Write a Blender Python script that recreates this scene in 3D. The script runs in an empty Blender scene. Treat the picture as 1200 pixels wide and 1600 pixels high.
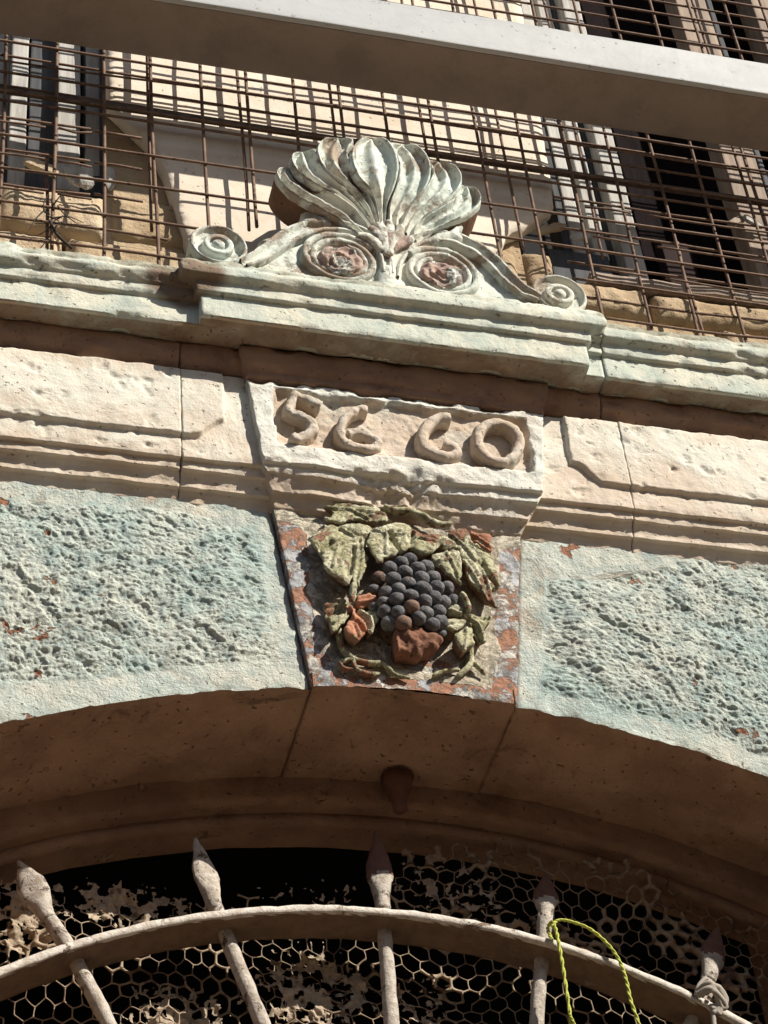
import bpy, math, random
import numpy as np
from mathutils import Matrix, Vector
from mathutils.geometry import delaunay_2d_cdt

random.seed(7)
rng = np.random.default_rng(7)
S = bpy.context.scene
COL = S.collection
GROUND = -4.17            # street level; the origin lies on the facade, level with the moulding under the year

# ------------------------------------------------------------------ camera (solved from the facade's vanishing points)
RM = np.array([[0.9674, 0.1083, 0.2289], [-0.2388, 0.6918, 0.6815], [-0.0845, -0.7139, 0.6951]])
_u, _s, _v = np.linalg.svd(RM); RM = _u @ _v
FPX = 3700.0
CAM = np.array([-0.847, -2.5214, -2.5719])
cd = bpy.data.cameras.new('camera'); cam = bpy.data.objects.new('camera', cd); COL.objects.link(cam)
m = Matrix.Identity(4)
for i in range(3):
    m[i][0] = RM[i][0]; m[i][1] = -RM[i][1]; m[i][2] = -RM[i][2]; m[i][3] = CAM[i]
cam.matrix_world = m
cd.sensor_fit = 'VERTICAL'; cd.sensor_height = 24.0; cd.lens = 24.0 * FPX / 1600.0
cd.clip_start = 0.05; cd.clip_end = 500
S.camera = cam

# ------------------------------------------------------------------ sky, sun, exposure
SUN = Vector((0.95, -1.0, 1.1)).normalized()          # towards the sun
w = bpy.data.worlds.new('World'); S.world = w; w.use_nodes = True
wn = w.node_tree.nodes; wl = w.node_tree.links
sky = wn.new('ShaderNodeTexSky'); sky.sky_type = 'NISHITA'; sky.sun_disc = False
sky.sun_elevation = math.asin(SUN.z); sky.sun_rotation = math.atan2(SUN.x, SUN.y)
wl.new(sky.outputs[0], wn['Background'].inputs[0]); wn['Background'].inputs[1].default_value = 0.05
sd = bpy.data.lights.new('sun', 'SUN'); sd.energy = 5.0; sd.angle = math.radians(0.5); sd.color = (1.0, 0.925, 0.81)
so = bpy.data.objects.new('sun', sd); COL.objects.link(so)
so.rotation_euler = SUN.to_track_quat('Z', 'Y').to_euler(); so.location = SUN * 12
S.view_settings.view_transform = 'Standard'; S.view_settings.look = 'None'
S.view_settings.gamma = 1.0; S.view_settings.use_curve_mapping = False
S.view_settings.exposure = 0.62

# ------------------------------------------------------------------ helpers
def at(px, py, Y):
    """point of the plane y = Y (parallel to the facade) seen at a pixel of the 1200 x 1600 photograph"""
    d = RM @ np.array([px - 600.0, py - 800.0, FPX]); return CAM + (Y - CAM[1]) / d[1] * d
def ats(pts, Y): return np.array([at(p[0], p[1], Y) for p in pts])

def _h(ix, iy, iz):
    n = (ix.astype(np.uint32) * np.uint32(374761393) + iy.astype(np.uint32) * np.uint32(668265263) + iz.astype(np.uint32) * np.uint32(2147483647 - 58))
    n = (n ^ (n >> np.uint32(13))) * np.uint32(1274126177); n = n ^ (n >> np.uint32(16))
    n = n * np.uint32(2246822519); n = n ^ (n >> np.uint32(15))
    return n.astype(np.float64) / 4294967295.0
def vnoise(P):
    P = np.asarray(P, float) + 1000.0
    i = np.floor(P).astype(np.int64); f = P - i; f = f * f * f * (f * (f * 6 - 15) + 10)
    r = 0
    for a in (0, 1):
        wa = f[..., 0] if a else 1 - f[..., 0]
        for b in (0, 1):
            wb = f[..., 1] if b else 1 - f[..., 1]
            for c in (0, 1):
                wc = f[..., 2] if c else 1 - f[..., 2]
                r = r + wa * wb * wc * _h(i[..., 0] + a, i[..., 1] + b, i[..., 2] + c)
    return r * 2 - 1
def fbm(P, freq, octv=4, gain=0.5, off=0.0):
    P = np.asarray(P, float) * freq + off; s = 0; a = 1.0; t = 0
    for k in range(octv):
        s = s + a * vnoise(P); t += a; P = P * 2.03 + 17.3; a *= gain
    return s / t
def ridge(P, freq, octv=3, off=0.0):
    P = np.asarray(P, float) * freq + off; s = 0; a = 1.0; t = 0
    for k in range(octv):
        s = s + a * (1 - np.abs(vnoise(P)) * 2); t += a; P = P * 2.1 + 9.1; a *= 0.5
    return s / t
def sstep(a, b, x):
    t = np.clip((x - a) / (b - a), 0, 1); return t * t * (3 - 2 * t)

def tag(o, label=None, cat=None, group=None, kind=None):
    if label: o['label'] = label
    if cat: o['category'] = cat
    if group: o['group'] = group
    if kind: o['kind'] = kind
    return o
def thing(name, loc, label, cat, group=None):
    o = bpy.data.objects.new(name, None); o.location = Vector(loc); o.empty_display_size = 0.05
    COL.objects.link(o); bpy.context.view_layer.update()
    return tag(o, label, cat, group)
def origin_of(parent):
    v = Vector((0, 0, 0)); p = parent
    while p is not None: v += p.location; p = p.parent
    return np.array(v)
def put(name, me, mat, parent=None):
    o = bpy.data.objects.new(name, me); me.name = name
    if mat: me.materials.append(mat)
    if parent is not None: o.parent = parent
    COL.objects.link(o); return o
def mesh_obj(name, V, F, mat, parent=None, smooth=True, attrs=None):
    V = np.asarray(V, float) - (origin_of(parent) if parent is not None else 0)
    me = bpy.data.meshes.new(name); me.from_pydata(V.tolist(), [], [tuple(int(k) for k in f) for f in F])
    if smooth: me.polygons.foreach_set('use_smooth', [True] * len(me.polygons))
    for k, a in (attrs or {}).items():
        at_ = me.attributes.new(k, 'FLOAT', 'POINT'); at_.data.foreach_set('value', np.asarray(a, np.float32).ravel())
    me.update(); return put(name, me, mat, parent)
def grid_obj(name, P, mat, parent=None, smooth=True, attrs=None, flip=False):
    nv, nu = P.shape[:2]
    V = P.reshape(-1, 3) - (origin_of(parent) if parent is not None else 0)
    idx = np.arange(nv * nu).reshape(nv, nu)
    q = np.stack([idx[:-1, :-1], idx[:-1, 1:], idx[1:, 1:], idx[1:, :-1]], -1).reshape(-1, 4)
    if flip: q = q[:, ::-1]
    me = bpy.data.meshes.new(name)
    me.vertices.add(len(V)); me.vertices.foreach_set('co', V.astype(np.float32).ravel())
    me.loops.add(q.size); me.loops.foreach_set('vertex_index', q.astype(np.int32).ravel())
    me.polygons.add(len(q)); me.polygons.foreach_set('loop_start', np.arange(0, q.size, 4, dtype=np.int32))
    me.polygons.foreach_set('use_smooth', np.full(len(q), smooth))
    for k, a in (attrs or {}).items():
        at_ = me.attributes.new(k, 'FLOAT', 'POINT'); at_.data.foreach_set('value', np.asarray(a, np.float32).ravel())
    me.update(calc_edges=True); me.validate(); return put(name, me, mat, parent)

def resample(pts, ds):
    pts = np.asarray(pts, float); out = [pts[0]]
    for a, b in zip(pts[:-1], pts[1:]):
        n = max(1, int(round(np.linalg.norm(b - a) / ds)))
        for k in range(1, n + 1): out.append(a + (b - a) * k / n)
    return np.array(out)
def catmull(pts, n=8, closed=False):
    P = np.asarray(pts, float); N = len(P); out = []
    rngk = range(N if closed else N - 1)
    for i in rngk:
        if closed: p0, p1, p2, p3 = P[(i - 1) % N], P[i], P[(i + 1) % N], P[(i + 2) % N]
        else: p0, p1, p2, p3 = P[max(i - 1, 0)], P[i], P[i + 1], P[min(i + 2, N - 1)]
        for k in range(n):
            t = k / n
            out.append(0.5 * ((2 * p1) + (-p0 + p2) * t + (2 * p0 - 5 * p1 + 4 * p2 - p3) * t * t + (-p0 + 3 * p1 - 3 * p2 + p3) * t ** 3))
    if not closed: out.append(P[-1])
    return np.array(out)
def tube_geo(pts, rad, n=8, flat=(1.0, 1.0), up=(0, -1, 0), rough=0.0, rfreq=120, closed=False, caps=True, sq=1.0):
    """a tube along pts; rad may be a list; flat scales the side / front axes"""
    P = np.asarray(pts, float); N = len(P)
    r = np.full(N, rad) if np.isscalar(rad) else np.asarray(rad, float)
    T = np.gradient(P, axis=0)
    if closed: T = np.roll(P, -1, 0) - np.roll(P, 1, 0)
    T /= np.maximum(np.linalg.norm(T, axis=1, keepdims=True), 1e-9)
    up = np.asarray(up, float); A = np.cross(T, up); bad = np.linalg.norm(A, axis=1) < 1e-3
    if bad.any(): A[bad] = np.cross(T[bad], np.array([0.3, 0.2, 1.0]))
    A /= np.linalg.norm(A, axis=1, keepdims=True); B = np.cross(A, T)
    th = np.linspace(0, 2 * np.pi, n, endpoint=False)
    cs, sn = np.cos(th), np.sin(th)
    if sq != 1.0: cs, sn = np.sign(cs) * np.abs(cs) ** sq, np.sign(sn) * np.abs(sn) ** sq
    V = P[:, None] + r[:, None, None] * (flat[0] * cs[None, :, None] * A[:, None] + flat[1] * sn[None, :, None] * B[:, None])
    if rough:
        d = fbm(V, rfreq, 3)[..., None]; V = V + (V - P[:, None]) / np.maximum(np.linalg.norm(V - P[:, None], axis=2, keepdims=True), 1e-9) * d * rough
    V = V.reshape(-1, 3).tolist(); F = []
    M = N if closed else N - 1
    for i in range(M):
        i2 = (i + 1) % N
        for k in range(n):
            k2 = (k + 1) % n; F.append((i * n + k, i * n + k2, i2 * n + k2, i2 * n + k))
    if caps and not closed: F.append(tuple(range(n))[::-1]); F.append(tuple((N - 1) * n + k for k in range(n)))
    return V, F
def join(parts):
    V = []; F = []
    for v, f in parts:
        b = len(V); V += list(v); F += [tuple(i + b for i in q) for q in f]
    return V, F
def box_geo(x0, x1, y0, y1, z0, z1):
    V = [(x, y, z) for x in (x0, x1) for y in (y0, y1) for z in (z0, z1)]
    return V, [(0, 1, 3, 2), (4, 6, 7, 5), (0, 4, 5, 1), (2, 3, 7, 6), (0, 2, 6, 4), (1, 5, 7, 3)]
def box_obj(name, x0, x1, y0, y1, z0, z1, mat, parent=None, bevel=0.0, rough=0.0, sub=0.02):
    """a box with softened edges and uneven faces"""
    import bmesh
    bm = bmesh.new(); V, F = box_geo(x0, x1, y0, y1, z0, z1)
    vs = [bm.verts.new(v) for v in V]; [bm.faces.new([vs[i] for i in f]) for f in F]
    bmesh.ops.recalc_face_normals(bm, faces=bm.faces)
    if bevel: bmesh.ops.bevel(bm, geom=bm.edges[:], offset=bevel, segments=2, profile=0.6, affect='EDGES')
    if rough:
        for ax, (a, b) in enumerate(((x0, x1), (y0, y1), (z0, z1))):
            n = int(min(60, (b - a) / sub))
            for k in range(1, n):
                co = [0, 0, 0]; co[ax] = a + (b - a) * k / n; no = [0, 0, 0]; no[ax] = 1
                bmesh.ops.bisect_plane(bm, geom=bm.verts[:] + bm.edges[:] + bm.faces[:], plane_co=co, plane_no=no, dist=1e-6)
        P = np.array([v.co[:] for v in bm.verts])
        D = np.stack([fbm(P, 14, 3, off=s) for s in (3.1, 41.7, 77.9)], -1) * rough
        for v, d in zip(bm.verts, D): v.co += Vector(d)
    V = [v.co[:] for v in bm.verts]; bm.verts.index_update(); F = [[v.index for v in f.verts] for f in bm.faces]; bm.free()
    return mesh_obj(name, V, F, mat, parent, smooth=False)

def in_poly(x, z, poly):
    x = np.asarray(x); z = np.asarray(z); c = np.zeros(x.shape, bool); n = len(poly)
    for i in range(n):
        x1, z1 = poly[i]; x2, z2 = poly[(i + 1) % n]
        k = ((z1 > z) != (z2 > z)); c ^= k & (x < (x2 - x1) * (z - z1) / (z2 - z1 + 1e-12) + x1)
    return c
def dist_poly(x, z, poly, closed=True):
    Q = np.stack([x, z], -1); d = np.full(x.shape, 9.0); n = len(poly)
    for i in range(n if closed else n - 1):
        a = np.array(poly[i]); b = np.array(poly[(i + 1) % n]); ab = b - a
        t = np.clip(((Q - a) @ ab) / (ab @ ab + 1e-12), 0, 1)
        d = np.minimum(d, np.linalg.norm(Q - (a + t[..., None] * ab), axis=-1))
    return d
def relief(name, outline, Yback, hfun, mat, parent=None, res=0.004, Yskirt=None, attrs=None, under=0.0, lip=0.006):
    """a carved relief: outline in facade (x, z); hfun(x, z, d) gives how far it stands forward of Yback"""
    o = resample(np.vstack([outline, outline[:1]]), res)[:-1]
    P3 = np.stack([o[:, 0], np.zeros(len(o)), o[:, 1]], -1)
    o = o + np.stack([fbm(P3, 90, 2, off=5.0), fbm(P3, 90, 2, off=25.0)], -1) * 0.0012
    lo = o.min(0); hi = o.max(0)
    gx, gz = np.meshgrid(np.arange(lo[0], hi[0], res), np.arange(lo[1], hi[1], res)); gx = gx + (np.arange(gx.shape[0]) % 2)[:, None] * res / 2
    gx = gx.ravel(); gz = gz.ravel(); k = in_poly(gx, gz, o); gx = gx[k]; gz = gz[k]
    if len(gx): d = dist_poly(gx, gz, o); gx = gx[d > res * 0.5]; gz = gz[d > res * 0.5]
    n = len(o); vs = [Vector(p) for p in o] + [Vector((a, b)) for a, b in zip(gx, gz)]
    vo, _, fo, _, _, _ = delaunay_2d_cdt(vs, [(i, (i + 1) % n) for i in range(n)], [list(range(n))], 1, 1e-6)
    x = np.array([v[0] for v in vo]); z = np.array([v[1] for v in vo]); d = dist_poly(x, z, o); d[d < 1e-5] = 0
    h = hfun(x, z, d); V = np.stack([x, Yback - h, z], -1).tolist(); F = []
    for f in fo:
        a, b, c = [np.array((x[i], z[i])) for i in f[:3]]; cr = (b[0] - a[0]) * (c[1] - a[1]) - (b[1] - a[1]) * (c[0] - a[0])
        F.append(list(f) if cr > 0 else list(f)[::-1])
    ec = {}
    for f in F:
        for i in range(len(f)): ec[(f[i], f[(i + 1) % len(f)])] = 1
    ys = Yback if Yskirt is None else Yskirt; mp = {}; cx, cz = np.mean(o, 0)
    for (a, b) in list(ec):
        if (b, a) not in ec:
            for q in (a, b):
                if q not in mp:
                    mp[q] = len(V); x_, y_, z_ = V[q]
                    if under: V.append([x_ + (cx - x_) * 0.03, min(y_ + lip, ys - 0.001), z_ + (cz - z_) * 0.03])
                    V.append([x_ + (cx - x_) * under, ys, z_ + (cz - z_) * under])
            if under: F.append([b, a, mp[a], mp[b]]); F.append([mp[b], mp[a], mp[a] + 1, mp[b] + 1])
            else: F.append([b, a, mp[a], mp[b]])
    return mesh_obj(name, V, F, mat, parent)

# ------------------------------------------------------------------ materials
class N:
    def __init__(s, name, rough=0.9):
        s.m = bpy.data.materials.new(name); s.m.use_nodes = True; s.t = s.m.node_tree; s.b = s.t.nodes['Principled BSDF']
        s.b.inputs['Roughness'].default_value = rough; s.b.inputs['Specular IOR Level'].default_value = 0.25
        s.pos = s.n('ShaderNodeNewGeometry').outputs['Position']
    def n(s, k): return s.t.nodes.new(k)
    def l(s, a, b):
        if isinstance(a, (int, float)): b.default_value = a
        elif isinstance(a, tuple): b.default_value = (*a, 1) if len(a) == 3 else a
        else: s.t.links.new(a, b)
    def noise(s, scale, detail=6, rough=0.6, dist=0.0, off=0.0, stretch=None):
        n = s.n('ShaderNodeTexNoise'); v = s.n('ShaderNodeMapping'); s.l(s.pos, v.inputs[0]); v.inputs[1].default_value = (off, off * 1.7, off * 0.6)
        if stretch: v.inputs[3].default_value = stretch
        s.l(v.outputs[0], n.inputs['Vector']); n.inputs['Scale'].default_value = scale; n.inputs['Detail'].default_value = detail
        n.inputs['Roughness'].default_value = rough; n.inputs['Distortion'].default_value = dist; return n.outputs['Fac']
    def voro(s, scale, feature='DISTANCE_TO_EDGE'):
        n = s.n('ShaderNodeTexVoronoi'); n.feature = feature; s.l(s.pos, n.inputs['Vector']); n.inputs['Scale'].default_value = scale; return n.outputs['Distance']
    def ramp(s, f, a, b, lo=0.0, hi=1.0):
        n = s.n('ShaderNodeMapRange'); n.interpolation_type = 'SMOOTHSTEP'; s.l(f, n.inputs[0])
        for i, v in zip((1, 2, 3, 4), (a, b, lo, hi)): n.inputs[i].default_value = v
        return n.outputs[0]
    def mix(s, f, a, b):
        n = s.n('ShaderNodeMix'); n.data_type = 'RGBA'; s.l(f, n.inputs[0]); s.l(a, n.inputs[6]); s.l(b, n.inputs[7]); return n.outputs[2]
    def mul(s, a, b, op='MULTIPLY'):
        n = s.n('ShaderNodeMath'); n.operation = op; s.l(a, n.inputs[0]); s.l(b, n.inputs[1]); return n.outputs[0]
    def attr(s, name):
        n = s.n('ShaderNodeAttribute'); n.attribute_name = name; return n.outputs['Fac']
    def z(s):
        n = s.n('ShaderNodeSeparateXYZ'); s.l(s.pos, n.inputs[0]); return n.outputs[2]
    def x(s):
        n = s.n('ShaderNodeSeparateXYZ'); s.l(s.pos, n.inputs[0]); return n.outputs[0]
    def bump(s, hs, dist=0.002, strength=1.0):
        """hs: list of (height, weight)"""
        t = None
        for h, wgt in hs:
            q = s.mul(h, wgt); t = q if t is None else s.mul(t, q, 'ADD')
        n = s.n('ShaderNodeBump'); n.inputs['Distance'].default_value = dist; n.inputs['Strength'].default_value = strength
        s.l(t, n.inputs['Height']); s.l(n.outputs[0], s.b.inputs['Normal'])
    def done(s, col, rough=None):
        s.l(col, s.b.inputs['Base Color'])
        if rough is not None: s.l(rough, s.b.inputs['Roughness'])
        return s.m

def stone_mat(name, base, stain, paint=None, cover=0.5, chip=None, chip_t=0.66, off=0.0, bump=0.0025, soft=0.05, pscale=7, by_attr=None, grime=None):
    s = N(name, 0.92)
    c = s.mix(s.ramp(s.noise(9, 8, 0.65, off=off), 0.35, 0.65), base[0], base[1])
    c = s.mix(s.ramp(s.noise(3.2, 6, 0.7, 0.5, off + 3), 0.5, 0.72), c, stain)
    fine = s.noise(70, 8, 0.7, off=off); vfine = s.noise(260, 4, 0.6, off=off)
    hs = [(fine, 0.7), (vfine, 0.25), (s.noise(22, 5, 0.6, off=off), 0.8)]
    if paint:
        pn = s.noise(pscale, 10, 0.72, 0.3, off + 11)
        if by_attr: pn = s.mul(pn, s.mul(s.attr(by_attr), 0.35, 'MULTIPLY'), 'ADD')
        pm = s.ramp(pn, 1 - cover - soft, 1 - cover + soft)
        pc = s.mix(s.ramp(s.noise(5, 7, 0.65, off=off + 7), 0.38, 0.62), paint[0], paint[1])
        pc = s.mix(s.ramp(s.noise(26, 8, 0.75, 0.5, off + 2), 0.46, 0.66, 0, 0.75), pc, paint[2] if len(paint) > 2 else paint[1])
        c = s.mix(pm, c, pc); hs.append((pm, 0.6))
    if by_attr and paint:
        pl = s.ramp(s.mul(s.attr('pale'), s.mul(s.noise(18, 8, 0.7, 0.4, off + 61), 0.4, 'ADD')), 0.75, 1.15, 0, 0.85)
        c = s.mix(pl, c, s.mix(s.ramp(s.noise(8, 7, 0.7, off=off), 0.4, 0.62), (0.60, 0.62, 0.57), (0.58, 0.53, 0.44)))
    if chip:
        cm = s.ramp(s.noise(16, 7, 0.62, 0.4, off + 21), chip_t, chip_t + 0.025)
        c = s.mix(cm, c, s.mix(s.noise(40, 4, off=off), chip, tuple(v * 0.6 for v in chip))); hs.append((cm, -1.2))
    if grime:
        c = s.mix(s.ramp(s.noise(11, 9, 0.75, 0.6, off + 31), grime[1], grime[1] + 0.16, 0, 0.85), c, grime[0])
    if by_attr:
        lm = s.ramp(s.mul(s.attr('lichen'), s.mul(s.noise(24, 9, 0.75, 0.4, off + 51), 0.55, 'ADD')), 0.62, 0.9, 0, 0.92)
        c = s.mix(lm, c, s.mix(s.ramp(s.noise(60, 6, 0.7, off=off), 0.4, 0.6), (0.31, 0.30, 0.235), (0.185, 0.17, 0.125)))
        sm = s.ramp(s.mul(s.attr('stain'), s.mul(s.noise(12, 8, 0.7, 0.5, off + 41), 0.45, 'ADD')), 0.3, 0.75, 0, 0.9)
        c = s.mix(sm, c, s.mix(s.noise(20, 5, off=off), (0.20, 0.125, 0.075), (0.13, 0.085, 0.06)))
    pits = s.ramp(s.noise(110, 3, 0.5, off=off + 5), 0.66, 0.74)
    c = s.mix(s.mul(pits, 0.55), c, tuple(v * 0.35 for v in base[1])); hs.append((pits, -1.0))
    s.bump(hs, bump)
    return s.done(c)

M = {}
TAN = ((0.40, 0.31, 0.21), (0.30, 0.21, 0.13))
CREAM = ((0.60, 0.52, 0.42), (0.47, 0.39, 0.30))
MINT = ((0.35, 0.435, 0.41), (0.48, 0.505, 0.45), (0.22, 0.30, 0.30))
TERRA = (0.36, 0.17, 0.10)
M['rough_block'] = stone_mat('painted_rough_stone', CREAM, (0.5, 0.45, 0.36), MINT, 0.50, TERRA, 0.65, 0.0, 0.0075, 0.06, 6, 'paint', ((0.21, 0.215, 0.19), 0.55))
M['frieze'] = stone_mat('cream_frieze_stone', ((0.60, 0.52, 0.43), (0.50, 0.41, 0.32)), (0.45, 0.36, 0.27), ((0.60, 0.61, 0.54), (0.64, 0.60, 0.52)), 0.38, None, 0.7, 3.0, 0.0025, 0.12, 5, 'paint')
M['year'] = stone_mat('inscribed_stone', ((0.57, 0.49, 0.41), (0.46, 0.37, 0.28)), (0.40, 0.31, 0.23), ((0.60, 0.62, 0.57), (0.64, 0.60, 0.53)), 0.40, None, 0.7, 5.5, 0.004, 0.1, 8, 'paint')
M['cornice'] = stone_mat('painted_cornice_stone', ((0.50, 0.42, 0.33), (0.36, 0.27, 0.19)), (0.36, 0.25, 0.17), ((0.46, 0.51, 0.455), (0.61, 0.59, 0.49), (0.35, 0.41, 0.375)), 0.47, None, 0.69, 8.0, 0.0035, 0.07, 5, 'paint', ((0.19, 0.145, 0.10), 0.565))
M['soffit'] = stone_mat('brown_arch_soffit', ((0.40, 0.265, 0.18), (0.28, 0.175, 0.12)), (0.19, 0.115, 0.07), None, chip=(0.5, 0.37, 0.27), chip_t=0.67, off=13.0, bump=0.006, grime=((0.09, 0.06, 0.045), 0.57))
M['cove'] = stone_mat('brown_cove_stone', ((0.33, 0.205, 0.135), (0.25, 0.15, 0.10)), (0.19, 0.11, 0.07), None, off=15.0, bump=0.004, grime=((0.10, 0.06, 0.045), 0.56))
M['palmette'] = stone_mat('painted_palmette_stone', ((0.42, 0.35, 0.28), (0.30, 0.23, 0.17)), (0.34, 0.26, 0.2), ((0.58, 0.64, 0.59), (0.64, 0.63, 0.55), (0.48, 0.52, 0.47)), 0.54, (0.36, 0.26, 0.21), 0.68, 17.0, 0.003, 0.05, 11)
M['pink'] = stone_mat('bare_pink_stone', ((0.50, 0.37, 0.32), (0.42, 0.31, 0.26)), (0.36, 0.26, 0.21), ((0.56, 0.59, 0.55), (0.6, 0.58, 0.52)), 0.47, None, 0.7, 19.0, 0.005, 0.03, 26)
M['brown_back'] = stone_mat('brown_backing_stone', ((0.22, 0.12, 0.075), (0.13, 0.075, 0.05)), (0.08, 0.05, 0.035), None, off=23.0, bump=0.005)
M['tan'] = stone_mat('tan_wall_stone', ((0.46, 0.36, 0.24), (0.37, 0.27, 0.165)), (0.33, 0.23, 0.14), None, off=29.0, bump=0.006)
M['pale_tan'] = stone_mat('pale_wall_stone', ((0.58, 0.49, 0.36), (0.5, 0.39, 0.26)), (0.42, 0.3, 0.18), None, off=33.0, bump=0.006)
M['plaster'] = stone_mat('cream_wall_plaster', ((0.66, 0.58, 0.48), (0.72, 0.65, 0.55)), (0.58, 0.48, 0.37), None, off=37.0, bump=0.0014)
M['mortar'] = stone_mat('dark_joint_mortar', ((0.2, 0.145, 0.1), (0.13, 0.09, 0.065)), (0.1, 0.07, 0.05), None, off=41.0, bump=0.004)

def key_mat():
    s = N('peeling_keystone_paint', 0.85)
    cream = s.mix(s.ramp(s.noise(14, 8, 0.7, off=2), 0.4, 0.6), (0.62, 0.57, 0.46), (0.52, 0.46, 0.36))
    blue = s.mix(s.ramp(s.noise(35, 6, 0.7, off=4), 0.4, 0.6), (0.47, 0.475, 0.485), (0.345, 0.35, 0.37))
    terra = s.mix(s.noise(30, 4, off=5), (0.43, 0.225, 0.145), (0.33, 0.17, 0.11))
    tm = s.ramp(s.noise(17, 9, 0.72, 0.6, 3), 0.48, 0.51); border = s.mix(tm, blue, terra)
    wm = s.ramp(s.noise(20, 9, 0.74, 0.5, 9), 0.5, 0.56); border = s.mix(wm, border, (0.62, 0.6, 0.55))
    e = s.mul(s.attr('border'), s.mul(s.noise(22, 8, 0.7, off=6), 0.6, 'ADD')); bm = s.ramp(e, 0.48, 0.55)
    c = s.mix(bm, cream, border)
    s.bump([(tm, -1.0), (bm, 0.5), (wm, 0.7), (s.noise(45, 9, 0.75, 0.8), 1.3), (s.noise(240, 4), 0.25)], 0.0055); return s.done(c)
M['key'] = key_mat()
def leaf_mat():
    s = N('flaking_green_leaf_paint', 0.8)
    g = s.mix(s.ramp(s.noise(30, 7, 0.7), 0.4, 0.62), (0.42, 0.40, 0.25), (0.31, 0.29, 0.17))
    pale = s.ramp(s.noise(20, 8, 0.7, 0.4, 8), 0.47, 0.58); g = s.mix(pale, g, (0.56, 0.54, 0.39))
    t = s.ramp(s.noise(15, 9, 0.7, 0.5, 3), 0.545, 0.575); c = s.mix(t, g, s.mix(s.noise(50, 3), (0.34, 0.17, 0.10), (0.22, 0.12, 0.075)))
    fl = s.noise(48, 4, 0.6, 1.4, 12); cr = s.ramp(s.mul(s.mul(fl, 0.5, 'SUBTRACT'), 0.0, 'ADD'), -0.03, 0.03); ed = s.ramp(s.noise(60, 5, 0.7, 1.0, 15), 0.56, 0.60)
    c = s.mix(s.mul(ed, 0.35), c, (0.15, 0.13, 0.075))
    s.bump([(cr, 0.7), (t, -0.8), (pale, 0.4), (ed, -0.6), (s.noise(80, 7, 0.7), 0.9)], 0.003); return s.done(c)
M['leaf'] = leaf_mat()
M['leaf_red'] = stone_mat('bare_red_leaf', ((0.42, 0.2, 0.12), (0.33, 0.155, 0.095)), (0.27, 0.14, 0.09), ((0.42, 0.41, 0.26), (0.5, 0.48, 0.33)), 0.42, None, off=57.0, bump=0.004, soft=0.02, pscale=22)
M['leaf_under'] = stone_mat('shaded_leaf_underside', ((0.26, 0.16, 0.11), (0.2, 0.125, 0.085)), (0.17, 0.11, 0.075), None, off=59.0, bump=0.003)  # terracotta undersides with their shade put into the colour
def grape_mat():
    s = N('dusty_slate_grape_paint', 0.75)
    c = s.mix(s.ramp(s.noise(60, 6, 0.7), 0.4, 0.65), (0.085, 0.087, 0.098), (0.23, 0.23, 0.23))
    oi = s.n('ShaderNodeObjectInfo').outputs['Random']; c = s.mix(s.mul(oi, 0.4), c, (0.12, 0.11, 0.12))
    t = s.ramp(s.noise(22, 6, 0.6, 0.3, 4), 0.65, 0.69); c = s.mix(t, c, (0.2, 0.11, 0.075))
    s.bump([(s.noise(110, 7, 0.75), 1.0), (s.noise(320, 3, 0.6), 0.5), (t, -0.6)], 0.004); return s.done(c)
M['grape'] = grape_mat()
M['grape_bare'] = stone_mat('bare_brown_grape', ((0.21, 0.135, 0.10), (0.15, 0.10, 0.08)), (0.14, 0.1, 0.09), ((0.2, 0.2, 0.2), (0.12, 0.12, 0.13)), 0.4, None, off=61.0, bump=0.003, soft=0.03, pscale=40)
M['lump'] = stone_mat('broken_terracotta_lump', ((0.26, 0.12, 0.075), (0.17, 0.085, 0.055)), (0.3, 0.16, 0.1), None, off=47.0, bump=0.005)

def metal_mat(name, a, b, rust, rt, bump=0.0012, sc=40):
    s = N(name, 0.7); c = s.mix(s.ramp(s.noise(sc, 6, 0.7), 0.4, 0.65), a, b)
    r = s.ramp(s.noise(sc * 0.5, 8, 0.7, 0.4, 7), rt, rt + 0.06); c = s.mix(r, c, rust)
    s.bump([(s.noise(150, 6, 0.7), 1.0), (r, -0.5)], bump); return s.done(c)
M['rebar'] = metal_mat('rusted_mesh_steel', (0.13, 0.075, 0.052), (0.20, 0.13, 0.09), (0.075, 0.042, 0.028), 0.56)
M['rebar_shaded'] = metal_mat('shaded_mesh_steel', (0.07, 0.05, 0.04), (0.12, 0.085, 0.065), (0.14, 0.07, 0.04), 0.58)  # darker copy of the mesh steel, the flat bar's shade put into its colour
M['rod'] = metal_mat('chalky_painted_iron', (0.52, 0.47, 0.41), (0.33, 0.28, 0.23), (0.15, 0.095, 0.065), 0.57, 0.004, 60)
M['spade_rust'] = metal_mat('rusty_iron_tip', (0.17, 0.085, 0.06), (0.12, 0.065, 0.05), (0.3, 0.24, 0.2), 0.66, 0.003, 50)
M['ring'] = metal_mat('chipped_white_iron', (0.64, 0.60, 0.54), (0.46, 0.40, 0.34), (0.22, 0.13, 0.085), 0.58, 0.003, 55)
M['hoop_shaded'] = metal_mat('shaded_hoop_iron', (0.20, 0.135, 0.09), (0.15, 0.10, 0.07), (0.26, 0.19, 0.14), 0.62, 0.003, 40)  # hoop iron browned: the shade of its underside is put into the colour
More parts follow.
